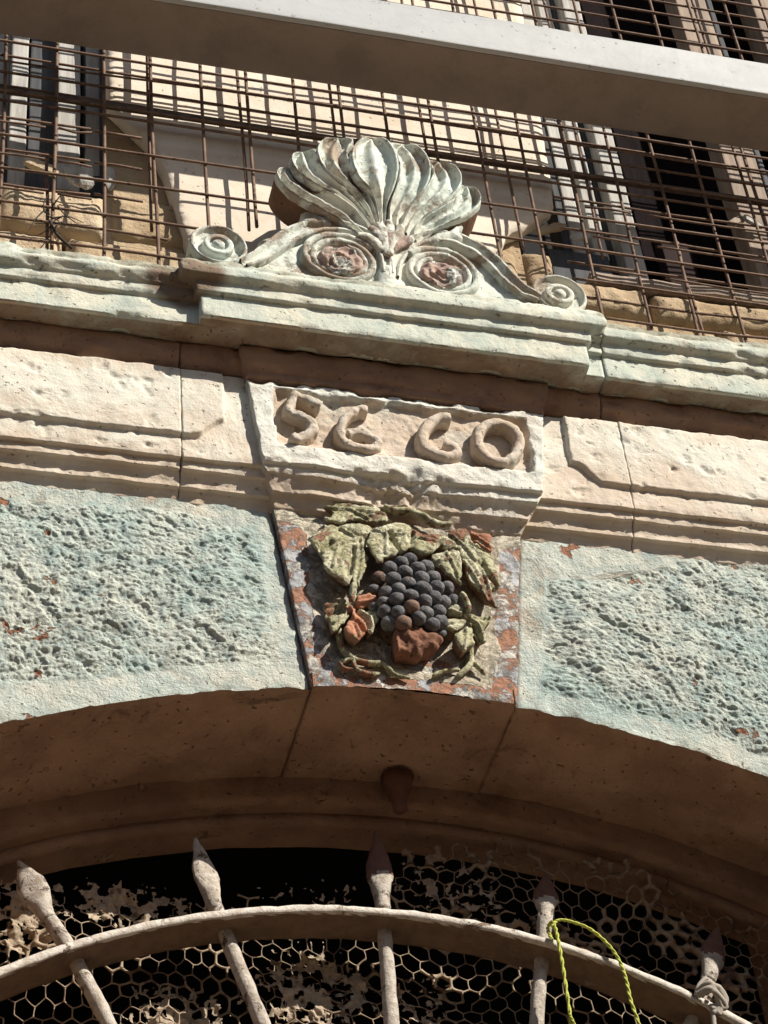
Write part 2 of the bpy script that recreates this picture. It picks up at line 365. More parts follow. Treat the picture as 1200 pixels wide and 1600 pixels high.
def beam_mat():
    s = N('grey_painted_beam', 0.5); c = s.mix(s.ramp(s.noise(2.5, 6, 0.6, stretch=(1, 3, 3)), 0.4, 0.65), (0.43, 0.445, 0.455), (0.37, 0.383, 0.39))
    c = s.mix(s.ramp(s.noise(6, 8, 0.75, 0.6, 9, (0.5, 3, 3)), 0.55, 0.75, 0, 0.5), c, (0.27, 0.25, 0.21)); sp = s.ramp(s.noise(70, 5, 0.6, off=3), 0.66, 0.7); c = s.mix(s.mul(sp, 0.6), c, (0.25, 0.22, 0.18))
    s.bump([(s.noise(30, 5), 1.0), (sp, -1)], 0.0008); return s.done(c)
M['beam'] = beam_mat()
M['beam_under'] = metal_mat('brown_beam_underside', (0.27, 0.22, 0.19), (0.22, 0.18, 0.155), (0.16, 0.11, 0.085), 0.66, 0.0008, 12)  # darker, browner tone for the flange than for the web
def wood_mat(name, a, b, off=0.0):
    s = N(name, 0.8); g = s.noise(60, 8, 0.7, 0.3, off, (1, 1, 0.07)); c = s.mix(s.ramp(g, 0.38, 0.62), a, b)
    s.bump([(g, 1.0), (s.noise(120, 4), 0.2)], 0.002); return s.done(c)
M['grey_wood'] = wood_mat('weathered_grey_wood', (0.50, 0.49, 0.46), (0.36, 0.35, 0.33))
M['blue_wood'] = wood_mat('dark_blue_grey_wood', (0.075, 0.08, 0.09), (0.05, 0.052, 0.058), 3)
M['brown_wood'] = wood_mat('faded_brown_wood', (0.36, 0.28, 0.215), (0.24, 0.19, 0.155), 6)
M['dark_wood'] = wood_mat('dark_purple_brown_wood', (0.014, 0.0095, 0.0105), (0.009, 0.0065, 0.007), 9)
for k_ in ('dark_wood',): M[k_].node_tree.nodes['Principled BSDF'].inputs['Specular IOR Level'].default_value = 0.02
def flat_mat(name, c, r=0.9):
    s = N(name, r); return s.done(s.mix(s.noise(30, 5), c, tuple(v * 0.75 for v in c)))
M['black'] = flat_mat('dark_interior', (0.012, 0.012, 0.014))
M['curtain'] = flat_mat('dark_red_curtain', (0.022, 0.009, 0.009))
M['wire'] = metal_mat('dusty_netting_wire', (0.36, 0.28, 0.195), (0.22, 0.155, 0.105), (0.14, 0.085, 0.06), 0.54, 0.002, 40)
M['web'] = metal_mat('tan_dust_web', (0.42, 0.34, 0.25), (0.30, 0.23, 0.165), (0.2, 0.145, 0.1), 0.58, 0.002, 90)
M['cord'] = metal_mat('yellow_green_cord', (0.50, 0.53, 0.10), (0.40, 0.44, 0.08), (0.58, 0.6, 0.2), 0.6, 0.002, 120)
M['rag'] = flat_mat('grey_tied_cloth', (0.38, 0.34, 0.29))
M['twig'] = flat_mat('dry_dark_twigs', (0.05, 0.042, 0.035))
M['street'] = stone_mat('street_paving', ((0.52, 0.43, 0.33), (0.45, 0.37, 0.28)), (0.4, 0.33, 0.25), None, off=51.0)

# ------------------------------------------------------------------ setting: street and the room behind the fanlight
g = grid_obj('street', np.array([[(-60, -60, GROUND), (60, -60, GROUND)], [(-60, 60, GROUND), (60, 60, GROUND)]], float), M['street'])
tag(g, kind='structure')

HOUSE = thing('sky_block_house', (0, -5.6, GROUND), 'unseen plain ochre house added across the narrow street to block sky light', 'house')  # unseen house, added and sized to block sky light and limit street bounce
box_obj('wall', -14, 14, -8.0, -5.6, GROUND, GROUND + 4.9, M['street'], HOUSE)
for hx in range(-12, 13, 3):
    for hz in (1.2, 2.75):
        wf = box_obj('window', hx - 0.5, hx + 0.5, -5.61, -5.5, GROUND + hz, GROUND + hz + 1.2, M['dark_wood'], HOUSE)
# ------------------------------------------------------------------ profile sweeps along the facade
def lichen(P): return np.clip(sstep(0.404, 0.414, P[..., 2]) * (0.75 + 0.5 * fbm(P, 9, 3, off=2.0)), 0, 1)
def stain_and_soffit(P):
    x = P[..., 0] + 0.06 * fbm(P, 7, 3, off=71.0); z = P[..., 2]
    a = np.exp(-((x + 0.335) / 0.045) ** 2) * sstep(0.30, 0.38, z) * sstep(0.46, 0.40, z) + 0.8 * np.exp(-((x + 0.36) / 0.10) ** 2) * sstep(0.315, 0.29, z) * sstep(0.235, 0.27, z)
    so = 0.62 * (z < 0.3125) * (P[..., 1] > -0.084 + 0.022 * ((x < -0.33) | (x > 0.37))) * (z > 0.3)  # browns the flat underside of the cornice
    b = 0.4 * np.exp(-((x - 0.39) / 0.035) ** 2) * sstep(0.25, 0.36, z)
    return np.clip(np.maximum(a + b, so), 0, 1)
def sweep(name, prof, xl, xr, mat, parent, ds=0.004, dx=0.005, rough=0.0015, chip=0.006, ends=0.05, hook=None, off=0.0, attr=None):
    """prof: (Y, z) top to bottom; xl, xr: end x as functions of (Y, z)"""
    prof = np.asarray(prof, float); p = resample(prof, ds); n = len(p)
    T = np.gradient(p, axis=0); nrm = np.stack([T[:, 1], -T[:, 0]], -1); nrm /= np.maximum(np.linalg.norm(nrm, axis=1, keepdims=True), 1e-9)   # (Y, z) outward = towards -Y
    wgt = np.zeros(n); dirc = np.zeros((n, 2))
    for i in range(1, len(prof) - 1):
        a = prof[i] - prof[i - 1]; b = prof[i + 1] - prof[i]; cr = a[0] * b[1] - a[1] * b[0]
        if cr > 0 and abs(cr) > 0.2 * np.linalg.norm(a) * np.linalg.norm(b):
            dd = np.linalg.norm(p - prof[i], axis=1); wt = np.exp(-(dd / 0.007) ** 2)
            inn = (prof[i - 1] - prof[i]) / np.linalg.norm(a) + (prof[i + 1] - prof[i]) / np.linalg.norm(b); inn /= np.linalg.norm(inn)
            k = wt > wgt; dirc[k] = inn; wgt = np.maximum(wgt, wt)
    L = np.array([xl(*q) for q in p]); Rr = np.array([xr(*q) for q in p])
    nx = max(2, int((Rr.max() - L.min()) / dx)); t = np.linspace(0, 1, nx)
    X = L[:, None] + (Rr - L)[:, None] * t[None]
    P = np.stack([X, np.repeat(p[:, :1], nx, 1), np.repeat(p[:, 1:], nx, 1)], -1)
    q = P + off
    P[..., 0] += fbm(q, 35, 3, off=1.0) * rough; P[..., 1] += fbm(q, 28, 4, off=31.0) * rough * 1.4; P[..., 2] += fbm(q, 28, 4, off=61.0) * rough
    c = wgt[:, None] * np.clip(fbm(q * np.array([1, 0.4, 0.4]), 26, 4, off=7.0) + 0.12, 0, 1) * chip * 2
    P[..., 1] += c * dirc[:, None, 0]; P[..., 2] += c * dirc[:, None, 1]
    if hook: P = hook(P, p)
    at_ = None
    if ends:
        e0 = P[:, :1].copy(); e0[..., 1] += ends; e1 = P[:, -1:].copy(); e1[..., 1] += ends
        P = np.concatenate([e0, P, e1], 1)
    if attr: at_ = {k: f(P) for k, f in attr.items()}
    return grid_obj(name, P, mat, parent, attrs=at_, flip=True)
const = lambda v: (lambda Y, z: v)

PORTAL = thing('stone_portal', (0, 0.1, GROUND), 'weathered stone doorway surround with mint painted rough blocks, frieze bands and cornice', 'doorway')
YB = 0.028                                             # face of the arch blocks
# arch circle from points on its front edge
_ap = ats([(0, 1135), (120, 1107), (245, 1088), (400, 1079), (805, 1108), (900, 1125), (1000, 1150), (1100, 1180), (1200, 1215)], YB)
A_ = np.stack([2 * _ap[:, 0], 2 * _ap[:, 2], np.ones(len(_ap))], -1); _sol = np.linalg.lstsq(A_, (_ap[:, 0] ** 2 + _ap[:, 2] ** 2), rcond=None)[0]
AX, AZ = _sol[0], _sol[1]; AR = math.sqrt(_sol[2] + AX * AX + AZ * AZ)
def arch_z(x): return AZ + np.sqrt(np.maximum(AR * AR - (x - AX) ** 2, 0.01))
XL, XR = -1.05, 1.15
def key_l(z): return np.interp(z, [-0.361, 0.0, 0.06, 0.26], [-0.1325, -0.1735, -0.1940, -0.2140])
def key_r(z): return np.interp(z, [-0.361, 0.0, 0.06, 0.26], [0.1755, 0.2285, 0.2620, 0.2890])

# ---- rusticated arch blocks
def block(side):
    nu, nv = 520, 300
    t = np.linspace(0, 1, nu)[None] ** 0.8; v = np.linspace(0, 1, nv)[:, None]
    ztop = 0.03
    if side < 0: xe = XL; inner = lambda z: key_l(z) - 0.004
    else: xe = XR; inner = lambda z: key_r(z) + 0.003
    za = arch_z(np.full((1, nu), 0.0)); 
    # inner edge first, then outwards
    zin = arch_z(inner(-0.37)); zz = zin + (ztop - zin) * v; xin = inner(zz)
    X = xin + (xe - xin) * t
    zb = arch_z(X[0:1]); Z = zb + (ztop - zb) * v + 0 * X
    P = np.stack([X, np.full_like(X, YB), Z], -1)
    # drafted margin and rough pillow
    d_in = np.abs(X - inner(Z)); d_ar = Z - arch_z(X); d_top = ztop - 0.045 - Z
    if side < 0:
        mi = d_in - (0.022 + 0.02 * sstep(-0.1, -0.36, Z)); mt = d_top - 0.012 - 0.02 * fbm(P, 9, 3); ma = d_ar - 0.047 - 0.02 * sstep(-0.4, -0.6, X)
    else:
        mi = d_in - 0.037; mt = d_top - 0.005 + 0.03 * sstep(0.5, 0.3, X) * -1 - 0.02 * fbm(P, 9, 3) + 0.045 * sstep(0.35, 0.55, X) - 0.02; ma = d_ar - 0.04
    edge = np.minimum(np.minimum(mi, mt), ma) + 0.006 * fbm(P, 40, 3, off=9.0)
    mask = sstep(0.0, 0.012, edge); pil = sstep(0.0, 0.07, edge)
    q = P * np.array([1, 1, 1.0])
    qd = np.stack([q[..., 0] * 0.8 + q[..., 2] * 0.55, q[..., 1], q[..., 2] * 1.05 - q[..., 0] * 0.35], -1)
    qd = qd + 0.006 * np.stack([fbm(q, 40, 2, off=3.0), 0 * X, fbm(q, 40, 2, off=8.0)], -1)
    bil = lambda f, o, n=2: 0.4 - ridge(qd, f, n, off=o)
    h = 0.007 * pil + mask * (0.006 * fbm(q, 9, 3, off=4.0) + 0.0016 * bil(26, 14.0) + 0.0023 * bil(66, 24.0, 3) + 0.0026 * bil(125, 64.0, 3) + 0.0016 * fbm(q, 240, 2, off=34.0))
    st = np.clip(fbm(qd, 34, 3, off=44.0) - 0.18, 0, 0.25) * 4; h = h - mask * st * 0.0038
    h = np.where(mask > 0, np.maximum(h, -0.004), h)
    h += (1 - mask) * (0.0012 * fbm(q, 45, 4, off=54.0))
    P[..., 1] -= h
    P[..., 2] += mask * 0.002 * fbm(q, 60, 2, off=64.0)
    # ragged arris along the arch edge, then the face is turned back into the joint
    er = np.exp(-d_ar / 0.008) * np.clip(fbm(q, 30, 4, off=74.0) + 0.1, 0, 1) * 0.008
    P[..., 2] += er; P[..., 1] += er * 0.6
    paint = 0.25 + 0.7 * mask * sstep(-0.0, -0.10, Z) + 0.5 * sstep(0.06, 0.02, d_ar)
    side_col = P[:, :1].copy(); side_col[..., 1] = YB + 0.12
    P = np.concatenate([side_col, P], 1); paint = np.concatenate([paint[:, :1], paint], 1)
    o = grid_obj('voussoir', P, M['rough_block'], PORTAL, attrs={'paint': np.clip(paint, 0, 1), 'pale': np.concatenate([1 - mask[:, :1], 1 - mask], 1)}, flip=(side > 0))
    tag(o, 'rough mint block with cream upper margin' if side < 0 else 'rough mint block with raised left lip')
    return o
block(-1); block(1)

# ---- soffit of the arch, in pieces with joints
SD = 0.205
def soffit(x0, x1, name, drop=0.0, mat='soffit', parent=PORTAL, y0=YB, y1=YB + SD):
    n = int((x1 - x0) / 0.006); x = np.linspace(x0, x1, n); y = np.linspace(y0, y1, 45)
    X, Yy = np.meshgrid(x, y); Z = arch_z(X) - drop
    P = np.stack([X, Yy, Z], -1)
    h = 0.004 * fbm(P, 12, 4, off=2.0) + 0.0035 * fbm(P, 45, 4, off=12.0) + 0.004 * np.clip(fbm(P, 30, 3, off=22.0) - 0.2, 0, 1)
    fade = sstep(0.0, 0.012, Yy - y0); Z2 = Z + h * fade
    e = np.clip(fbm(P, 30, 4, off=74.0) + 0.1, 0, 1) * 0.008 * np.exp(-(Yy - y0) / 0.006)
    P[..., 2] = Z2 + e
    for col, s in ((0, 1), (-1, -1)):                         # ends turned up into the joint
        pass
    a = P[:, :1].copy(); a[..., 2] += 0.03; b = P[:, -1:].copy(); b[..., 2] += 0.03
    P = np.concatenate([a, P, b], 1)
    o = grid_obj(name, P, M[mat], parent, flip=False); return o
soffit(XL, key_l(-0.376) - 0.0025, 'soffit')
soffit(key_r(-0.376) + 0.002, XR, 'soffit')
# a solid core behind faces and soffit keeps the sun out (ends butt behind the faces)
def arch_band(name, r0, r1, y0, y1, mat, parent, cx=None, cz=None, a0=-0.62, a1=0.62, n=90, rough=0.002):
    cx = AX if cx is None else cx; cz = AZ if cz is None else cz
    th = np.linspace(a0, a1, n); ring = [(r0, y1), (r0, y0), (r1, y0), (r1, y1)]
    prof = resample(np.array(ring + ring[:1]), 0.012); P = np.zeros((len(prof), n, 3))
    for i, (r, y) in enumerate(prof):
        P[i, :, 0] = cx + r * np.sin(th); P[i, :, 1] = y; P[i, :, 2] = cz + r * np.cos(th)
    q = P.copy()
    P[..., 1] += fbm(q, 25, 3, off=3.0) * rough; P[..., 2] += fbm(q, 25, 3, off=13.0) * rough
    P[-1] = P[0]
    return grid_obj(name, P, M[mat], parent)
fr = arch_band('fanlight_frame', AR - 0.046, AR + 0.03, YB + SD + 0.001, YB + SD + 0.10, 'soffit', PORTAL)
arch_band('fanlight_bead', AR - 0.066, AR - 0.044, YB + SD + 0.03, YB + SD + 0.09, 'soffit', PORTAL)

# ---- side friezes
def mould(dy):          # fascia edge and two receding fillets below it
    r = []
    r += [(-0.012 + dy, 0.060), (-0.003 + dy, 0.0595), (-0.003 + dy, 0.043), (0.003 + dy, 0.0425), (0.009 + dy, 0.036), (0.012 + dy, 0.028), (0.012 + dy, 0.018)]
    r += [(0.019 + dy, 0.0175), (0.025 + dy, 0.010), (0.028 + dy, -0.001), (0.045 + dy, -0.010), (0.07 + dy, -0.014)]
    return r
def side_prof(): return [(0.02, 0.2615), (-0.010, 0.2610), (-0.012, 0.2590)] + mould(0.0)
def cove_prof(dy, zb): return [(-0.026 + dy, 0.3135), (-0.0305 + dy, 0.3085), (-0.0300 + dy, 0.296), (-0.0255 + dy, 0.280), (-0.0215 + dy, 0.272), (-0.0205 + dy, 0.268), (-0.0165 + dy, 0.266), (-0.0150 + dy, zb), (0.01, zb - 0.001)]
def frz_attr(P): return np.clip(0.35 + 0.3 * sstep(0.1, 0.2, P[..., 2]) * sstep(0.26, 0.2, P[..., 2]), 0, 1) * sstep(0.03, 0.09, P[..., 2])
def panel_hook(side, lim):
    def hook(P, p):
        x = P[..., 0]; z = P[..., 2]
        if side > 0: dx = x - lim
        else: dx = lim - x
        wob = 0.003 * fbm(P, 40, 3, off=83.0)
        box = np.minimum(np.minimum(dx, z - 0.105 - 0.0), 0.256 - z)
        corner = (dx + (z - 0.105) * 1.3 - 0.055 - 0.006 * np.sin(dx * 120)) / 1.64       # ogee cut at the lower corner
        d = np.minimum(box, corner) + wob
        face = (np.abs(P[..., 1] + 0.012) < 0.012) & (z > 0.07) & (z < 0.2585)
        P[..., 1] -= np.where(face, 0.0090 * sstep(-0.0022, 0.0022, d), 0)
        P[..., 1] += np.where(face, np.clip(fbm(P, 38, 4, off=93.0) - 0.3, 0, 1) * 0.012, 0)
        return P
    return hook
for (x0, x1, side, lim) in ((XL, -0.3215, -1, -0.250), (-0.3195, -0.2, -1, -0.250), (0.25, 0.4195, 1, 0.325), (0.4215, XR, 1, 0.325)):
    xl = const(x0) if x0 != 0.25 else (lambda Y, z: float(key_r(z)) - 0.01)
    xr = const(x1) if x1 != -0.2 else (lambda Y, z: float(key_l(z)) + 0.01)
    sweep('frieze_block', side_prof(), xl, xr, M['frieze'], PORTAL, ds=0.002, dx=0.003, rough=0.0016, chip=0.003, hook=panel_hook(side, lim), off=x0, attr={'paint': frz_attr, 'stain': stain_and_soffit})

for (x0, x1) in ((XL, -0.3215), (-0.3195, -0.2), (0.25, 0.3925), (0.395, XR)):
    xl = const(x0) if x0 != 0.25 else (lambda Y, z: float(key_r(0.26)) - 0.012)
    xr = const(x1) if x1 != -0.2 else (lambda Y, z: float(key_l(0.26)) + 0.012)
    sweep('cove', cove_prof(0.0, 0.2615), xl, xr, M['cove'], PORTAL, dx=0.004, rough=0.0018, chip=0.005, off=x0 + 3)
# ---- cornice
def corn_prof(dy):
    return [(0.02, 0.458), (-0.03 + dy, 0.456), (-0.075 + dy, 0.451), (-0.094 + dy, 0.444), (-0.106 + dy, 0.432), (-0.1120 + dy, 0.417), (-0.1135 + dy, 0.402), (-0.1130 + dy, 0.3890), (-0.0995 + dy, 0.3845), (-0.0990 + dy, 0.3835),
            (-0.0990 + dy, 0.3605), (-0.0905 + dy, 0.360), (-0.091 + dy, 0.309), (-0.060 + dy, 0.3088), (-0.041 + dy * 0.5, 0.3088), (-0.036 + dy * 0.5, 0.312)]
def corn_attr(P): 
    z = P[..., 2]; return np.clip(0.05 + 0.85 * sstep(0.308, 0.314, z) - 0.3 * sstep(0.425, 0.44, z), 0, 1)
def torus_hook(P, p):
    z = P[..., 2]; k = sstep(0.40, 0.42, z)
    P[..., 1] += k * (0.0022 * fbm(P, 14, 3, off=5.0) + 0.0035 * fbm(P, 70, 4, off=15.0) * sstep(0.405, 0.43, z) + 0.016 * np.clip(fbm(P, 14, 3, off=25.0) - 0.3, 0, 1))
    P[..., 2] += k * 0.0015 * fbm(P, 30, 3, off=35.0)
    return P
def cend(base, sgn):
    return lambda Y, z: base + sgn * (max(0, -Y - 0.091) * 1.0 + (0.014 if z > 0.392 else 0.0))
sweep('cornice_block', corn_prof(0.022), const(XL), const(-0.22), M['cornice'], PORTAL, rough=0.0008, chip=0.006, hook=torus_hook, off=2.0, attr={'paint': corn_attr, 'stain': stain_and_soffit, 'lichen': lichen})
tag(sweep('cornice_block', corn_prof(0.0), cend(-0.2965, -1), cend(0.359, 1), M['cornice'], PORTAL, rough=0.0008, chip=0.006, hook=torus_hook, off=4.0, attr={'paint': corn_attr, 'stain': stain_and_soffit, 'lichen': lichen}), 'projecting middle cornice block carrying the palmette')
sweep('cornice_block', corn_prof(0.022), const(0.395), const(XR), M['cornice'], PORTAL, rough=0.001, chip=0.008, hook=torus_hook, off=6.0, attr={'paint': corn_attr, 'stain': stain_and_soffit, 'lichen': lichen})
sweep('cornice_block', corn_prof(0.024), const(0.30), const(0.3925), M['cornice'], PORTAL, rough=0.001, chip=0.008, hook=torus_hook, off=8.0, attr={'paint': corn_attr, 'stain': stain_and_soffit, 'lichen': lichen})

# ---- piers, door and masonry below the frame (they stand on the street and close the room)
for s, xa, xb in ((-1, XL, -0.62), (1, 0.68, XR)):
    box_obj('pier', xa, xb, YB + 0.004, 0.45, GROUND, -0.42, M['soffit'], PORTAL, 0.01)
box_obj('core', XL, -0.24, YB + 0.05, 0.30, -0.02, 0.30, M['mortar'], PORTAL)
box_obj('core', 0.30, XR, YB + 0.05, 0.30, -0.02, 0.30, M['mortar'], PORTAL)
for xa, xb in ((-4.0, XL - 0.004), (XR + 0.004, 4.0)):                  # the house front goes on to both sides
    box_obj('flank_wall', xa, xb, YB + 0.02, 0.5, GROUND, 3.2, M['tan'], PORTAL, 0.01)
# masonry above the arch, behind the blocks
nC = 60; xs = np.linspace(XL, XR, nC); zc = arch_z(xs) + 0.035
V = []; F = []
for x, z in zip(xs, zc): V += [(x, YB + 0.05, z), (x, YB + 0.05, 0.0), (x, 0.36, z), (x, 0.36, 0.0)]
for i in range(nC - 1):
    a, b = 4 * i, 4 * i + 4; F += [(a, b, b + 1, a + 1), (a + 2, a + 3, b + 3, b + 2), (a, a + 2, b + 2, b)]
mesh_obj('core', V, F, M['mortar'], PORTAL, smooth=False)
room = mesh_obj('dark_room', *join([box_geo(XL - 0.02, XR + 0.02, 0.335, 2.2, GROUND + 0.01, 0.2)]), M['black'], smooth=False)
me = room.data; me.polygons.foreach_get
import bmesh
bm = bmesh.new(); bm.from_mesh(me); bm.faces.ensure_lookup_table()
fr_ = [f for f in bm.faces if all(abs(v.co.y - 0.335) < 1e-4 for v in f.verts)]; bmesh.ops.delete(bm, geom=fr_, context='FACES'); bm.to_mesh(me); bm.free()
tag(room, kind='structure')

# ------------------------------------------------------------------ inscribed stone
YEAR = thing('inscribed_stone', (0.042, 0, 0.02), 'pale panel stone with raised numerals in a sunken field under the cornice', 'stone panel')
YF = -0.026
def year_prof():
    return [(0.0, 0.2465), (-0.024, 0.2460), (-0.026, 0.2440)] + mould(-0.014)
def year_hook(P, p):
    x = P[..., 0]; z = P[..., 2]
    face = (z > 0.066) & (z < 0.2435)
    d = np.minimum(np.minimum(x + 0.170, 0.254 - x), np.minimum(z - 0.100, 0.2295 - z)) + 0.009 * fbm(P, 32, 4, off=3.0)
    f = sstep(-0.001, 0.004, d); lo = sstep(0.03, 0.0, z - 0.100) * sstep(0, 0.03, 0.254 - x)
    P[..., 1] += np.where(face, f * (0.0140 - 0.012 * sstep(0.018, 0.0, z - 0.100) * sstep(0, 0.03, 0.254 - x)) + f * (0.003 * fbm(P, 70, 4, off=6.0) + 0.003 * fbm(P, 25, 3, off=16.0)) + (1 - f) * 0.0035 * fbm(P, 45, 4, off=26.0), 0)
    # the broken stretch of the mouldings below the numerals
    g = np.exp(-((x - 0.03) / 0.075) ** 2) * sstep(0.085, 0.055, z)
    P[..., 1] += g * (0.024 * np.clip(fbm(P, 26, 4, off=36.0) + 0.35, 0, 1.2) + 0.006 * fbm(P, 70, 3, off=46.0))
    P[..., 2] += g * 0.008 * fbm(P, 35, 3, off=56.0)
    return P
def year_attr(P):
    x = P[..., 0]; z = P[..., 2]; d = np.minimum(np.minimum(x + 0.170, 0.254 - x), np.minimum(z - 0.100, 0.2295 - z))
    return np.clip(0.75 * sstep(0.004, -0.004, d) * sstep(0.03, 0.06, z), 0, 1)
sweep('cove', [(-0.034, 0.3135), (-0.0405, 0.3082), (-0.0400, 0.295), (-0.0360, 0.276), (-0.0325, 0.266), (-0.0315, 0.262), (-0.0285, 0.2605), (-0.0280, 0.2465), (-0.01, 0.2462)], lambda Y, z: float(key_l(0.26)) - max(0, -Y - 0.028) * 0.8, lambda Y, z: float(key_r(0.26)) + max(0, -Y - 0.028) * 0.8, M['cove'], YEAR, dx=0.004, rough=0.0018, chip=0.005, off=14.0)
sweep('panel', year_prof(), lambda Y, z: float(key_l(z)) - max(0, -Y - 0.026) * 0.8, lambda Y, z: float(key_r(z)) + max(0, -Y - 0.026) * 0.8, M['year'], YEAR, ds=0.0028, dx=0.003, rough=0.0022, chip=0.007, hook=year_hook, off=11.0, ends=0.06, attr={'paint': year_attr})
def C6(x, y): return (360 + x * 0.43333, 560 + y * 0.43333)
def numeral(strokes, label, r=0.0082):
    parts = []
    for pts, closed, rs in strokes:
        w = ats([C6(*p) for p in pts], -0.020); c = catmull(w, 10, closed)
        parts.append(tube_geo(c, r * rs, 22, (1.1, 1.95), rough=0.0032, rfreq=80, closed=closed, sq=0.7))
    V, F = join(parts); o = mesh_obj('numeral', V, F, M['year'], YEAR); o['label'] = label
numeral([([(322, 186), (290, 172), (240, 152), (226, 150), (222, 156), (208, 192), (204, 206), (212, 212), (255, 228), (284, 246), (294, 262), (290, 276), (262, 298), (232, 304), (218, 296)], False, 1.0)], 'raised numeral five')
numeral([([(488, 203), (455, 200), (420, 218), (398, 250), (390, 285), (410, 315), (455, 335), (505, 340), (528, 322), (505, 298), (460, 282), (420, 288)], False, 0.92)], 'worn raised numeral six')
numeral([([(785, 232), (745, 232), (708, 255), (688, 295), (692, 332), (725, 358), (775, 372), (808, 358), (800, 335), (762, 320)], False, 1.05)], 'raised numeral six with an open bowl')
numeral([([(955, 250), (1000, 262), (1032, 300), (1030, 345), (1000, 382), (955, 388), (912, 365), (888, 325), (892, 280), (920, 255)], True, 1.05)], 'raised round numeral nought')

# ------------------------------------------------------------------ keystone with grapes
KEY = thing('keystone', (0.02, 0, -0.376), 'wedge keystone with peeling paint and a carved bunch of dark grapes under vine leaves', 'keystone')
YK = 0.018
def keyface():
    nu, nv = 130, 150
    v = np.linspace(0, 1, nv)[:, None]; t = np.linspace(0, 1, nu)[None]
    zb = arch_z(np.array(0.015)); Z0 = zb + (0.0 - zb) * v
    X = key_l(Z0) + (key_r(Z0) - key_l(Z0)) * t; zbx = arch_z(X[0:1]); Z = zbx + (0.0 - zbx) * v + 0 * X
    P = np.stack([X, np.full_like(X, YK), Z], -1)
    eL = X - key_l(Z); eR = key_r(Z) - X; eB = Z - arch_z(X)
    d = np.minimum(np.minimum(eL, eR), eB)
    P[..., 1] += 0.004 * sstep(0.034, 0.046, d + 0.006 * fbm(P, 40, 3)) + 0.0028 * fbm(P, 45, 4, off=5.0) + 0.0015 * fbm(P, 120, 2, off=7.0)
    k = np.exp(-d / 0.006) * np.clip(fbm(P, 34, 4, off=17.0) + 0.1, 0, 1) * 0.009; P[..., 1] += k
    b = np.clip(np.maximum(np.maximum(0.92 * sstep(0.056, 0.012, eL + 0.02 * fbm(P, 16, 3, off=3.0)), 0.92 * sstep(0.056, 0.012, eR + 0.02 * fbm(P, 16, 3, off=8.0))), 0.8 * sstep(0.035, 0.012, eB)) * sstep(0.01, -0.06, Z), 0, 1)
    b = np.maximum(b, 0.7 * np.exp(-((X - 0.045) / 0.06) ** 2 - ((Z + 0.29) / 0.03) ** 2))
    a = P[:, :1].copy(); a[..., 1] = YB + 0.1; c = P[:, -1:].copy(); c[..., 1] = YB + 0.1
    P = np.concatenate([a, P, c], 1); b = np.concatenate([b[:, :1] * 0, b, b[:, -1:] * 0], 1)
    grid_obj('face', P, M['key'], KEY, attrs={'border': b}, flip=True)
keyface()
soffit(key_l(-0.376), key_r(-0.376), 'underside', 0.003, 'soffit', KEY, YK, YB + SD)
def K(x, y): return (420 + x / 2.857, 770 + y / 2.857)
def kpoly(pts, Y): p = ats([K(*q) for q in pts], Y); return catmull(p[:, [0, 2]], 4, True)
Z1 = lambda p: (470 + p[0] / 6.667, 770 + p[1] / 6.667)          # four close views of the carving, in photograph pixels
Z2 = lambda p: (630 + p[0] / 6.667, 790 + p[1] / 6.667)
Z3 = lambda p: (490 + p[0] / 7.5, 910 + p[1] / 7.5)
Z4 = lambda p: (650 + p[0] / 7.06, 920 + p[1] / 7.06)
def leaf(view, pts, H, veins, grooves=(), label=None, mat='leaf', hang=0.0, side=0.0):
    """a broad leaf standing H off the stone, its lower edge hanging further out"""
    px = np.array([view(p) if len(p) == 2 else p[2](p) for p in pts]); H *= 0.66; Yf = YK - H
    o = catmull(ats(px, Yf)[:, [0, 2]], 3, True); o = resample(np.vstack([o, o[:1]]), 0.0025)[:-1]; q = np.stack([o[:, 0], 0 * o[:, 0], o[:, 1]], -1)
    o = o + np.stack([fbm(q, 90, 3, off=k) for k in (H * 700, H * 900 + 40)], -1) * 0.0042
    ln = lambda L: [ats([view(a) for a in v], Yf)[:, [0, 2]].tolist() for v in L]
    vp, gp_ = ln(veins), ln(grooves); cx, cz = o.mean(0)
    def hf(x, z, d):
        P = np.stack([x, 0 * x, z], -1); h = H * (0.86 + 0.14 * (1 - np.exp(-d / 0.004))) - hang * (z - cz) + side * (x - cx)
        dv = np.full(x.shape, 9.0)
        for v in vp: dv = np.minimum(dv, dist_poly(x, z, v, False))
        if vp: h = h + 0.0024 * np.exp(-(dv / 0.0020) ** 2) - 0.0030 * np.exp(-((dv - 0.005) / 0.003) ** 2)
        for v in gp_: h = h - 0.011 * np.exp(-(dist_poly(x, z, v, False) / 0.0038) ** 2)
        return np.maximum(h + 0.0026 * fbm(P, 26, 3, off=H * 900) + 0.0022 * np.abs(fbm(P, 70, 3, off=H * 300)) + 0.0016 * ridge(P, 120, 2, off=H * 200), 0.004)
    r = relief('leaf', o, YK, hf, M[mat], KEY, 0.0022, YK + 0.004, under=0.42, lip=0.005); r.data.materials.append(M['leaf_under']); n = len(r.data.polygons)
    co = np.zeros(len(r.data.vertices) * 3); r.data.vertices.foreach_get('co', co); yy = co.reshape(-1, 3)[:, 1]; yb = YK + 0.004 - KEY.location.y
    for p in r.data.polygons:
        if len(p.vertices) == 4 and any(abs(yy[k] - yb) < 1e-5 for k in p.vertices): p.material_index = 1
    if label: r['label'] = label
    return r
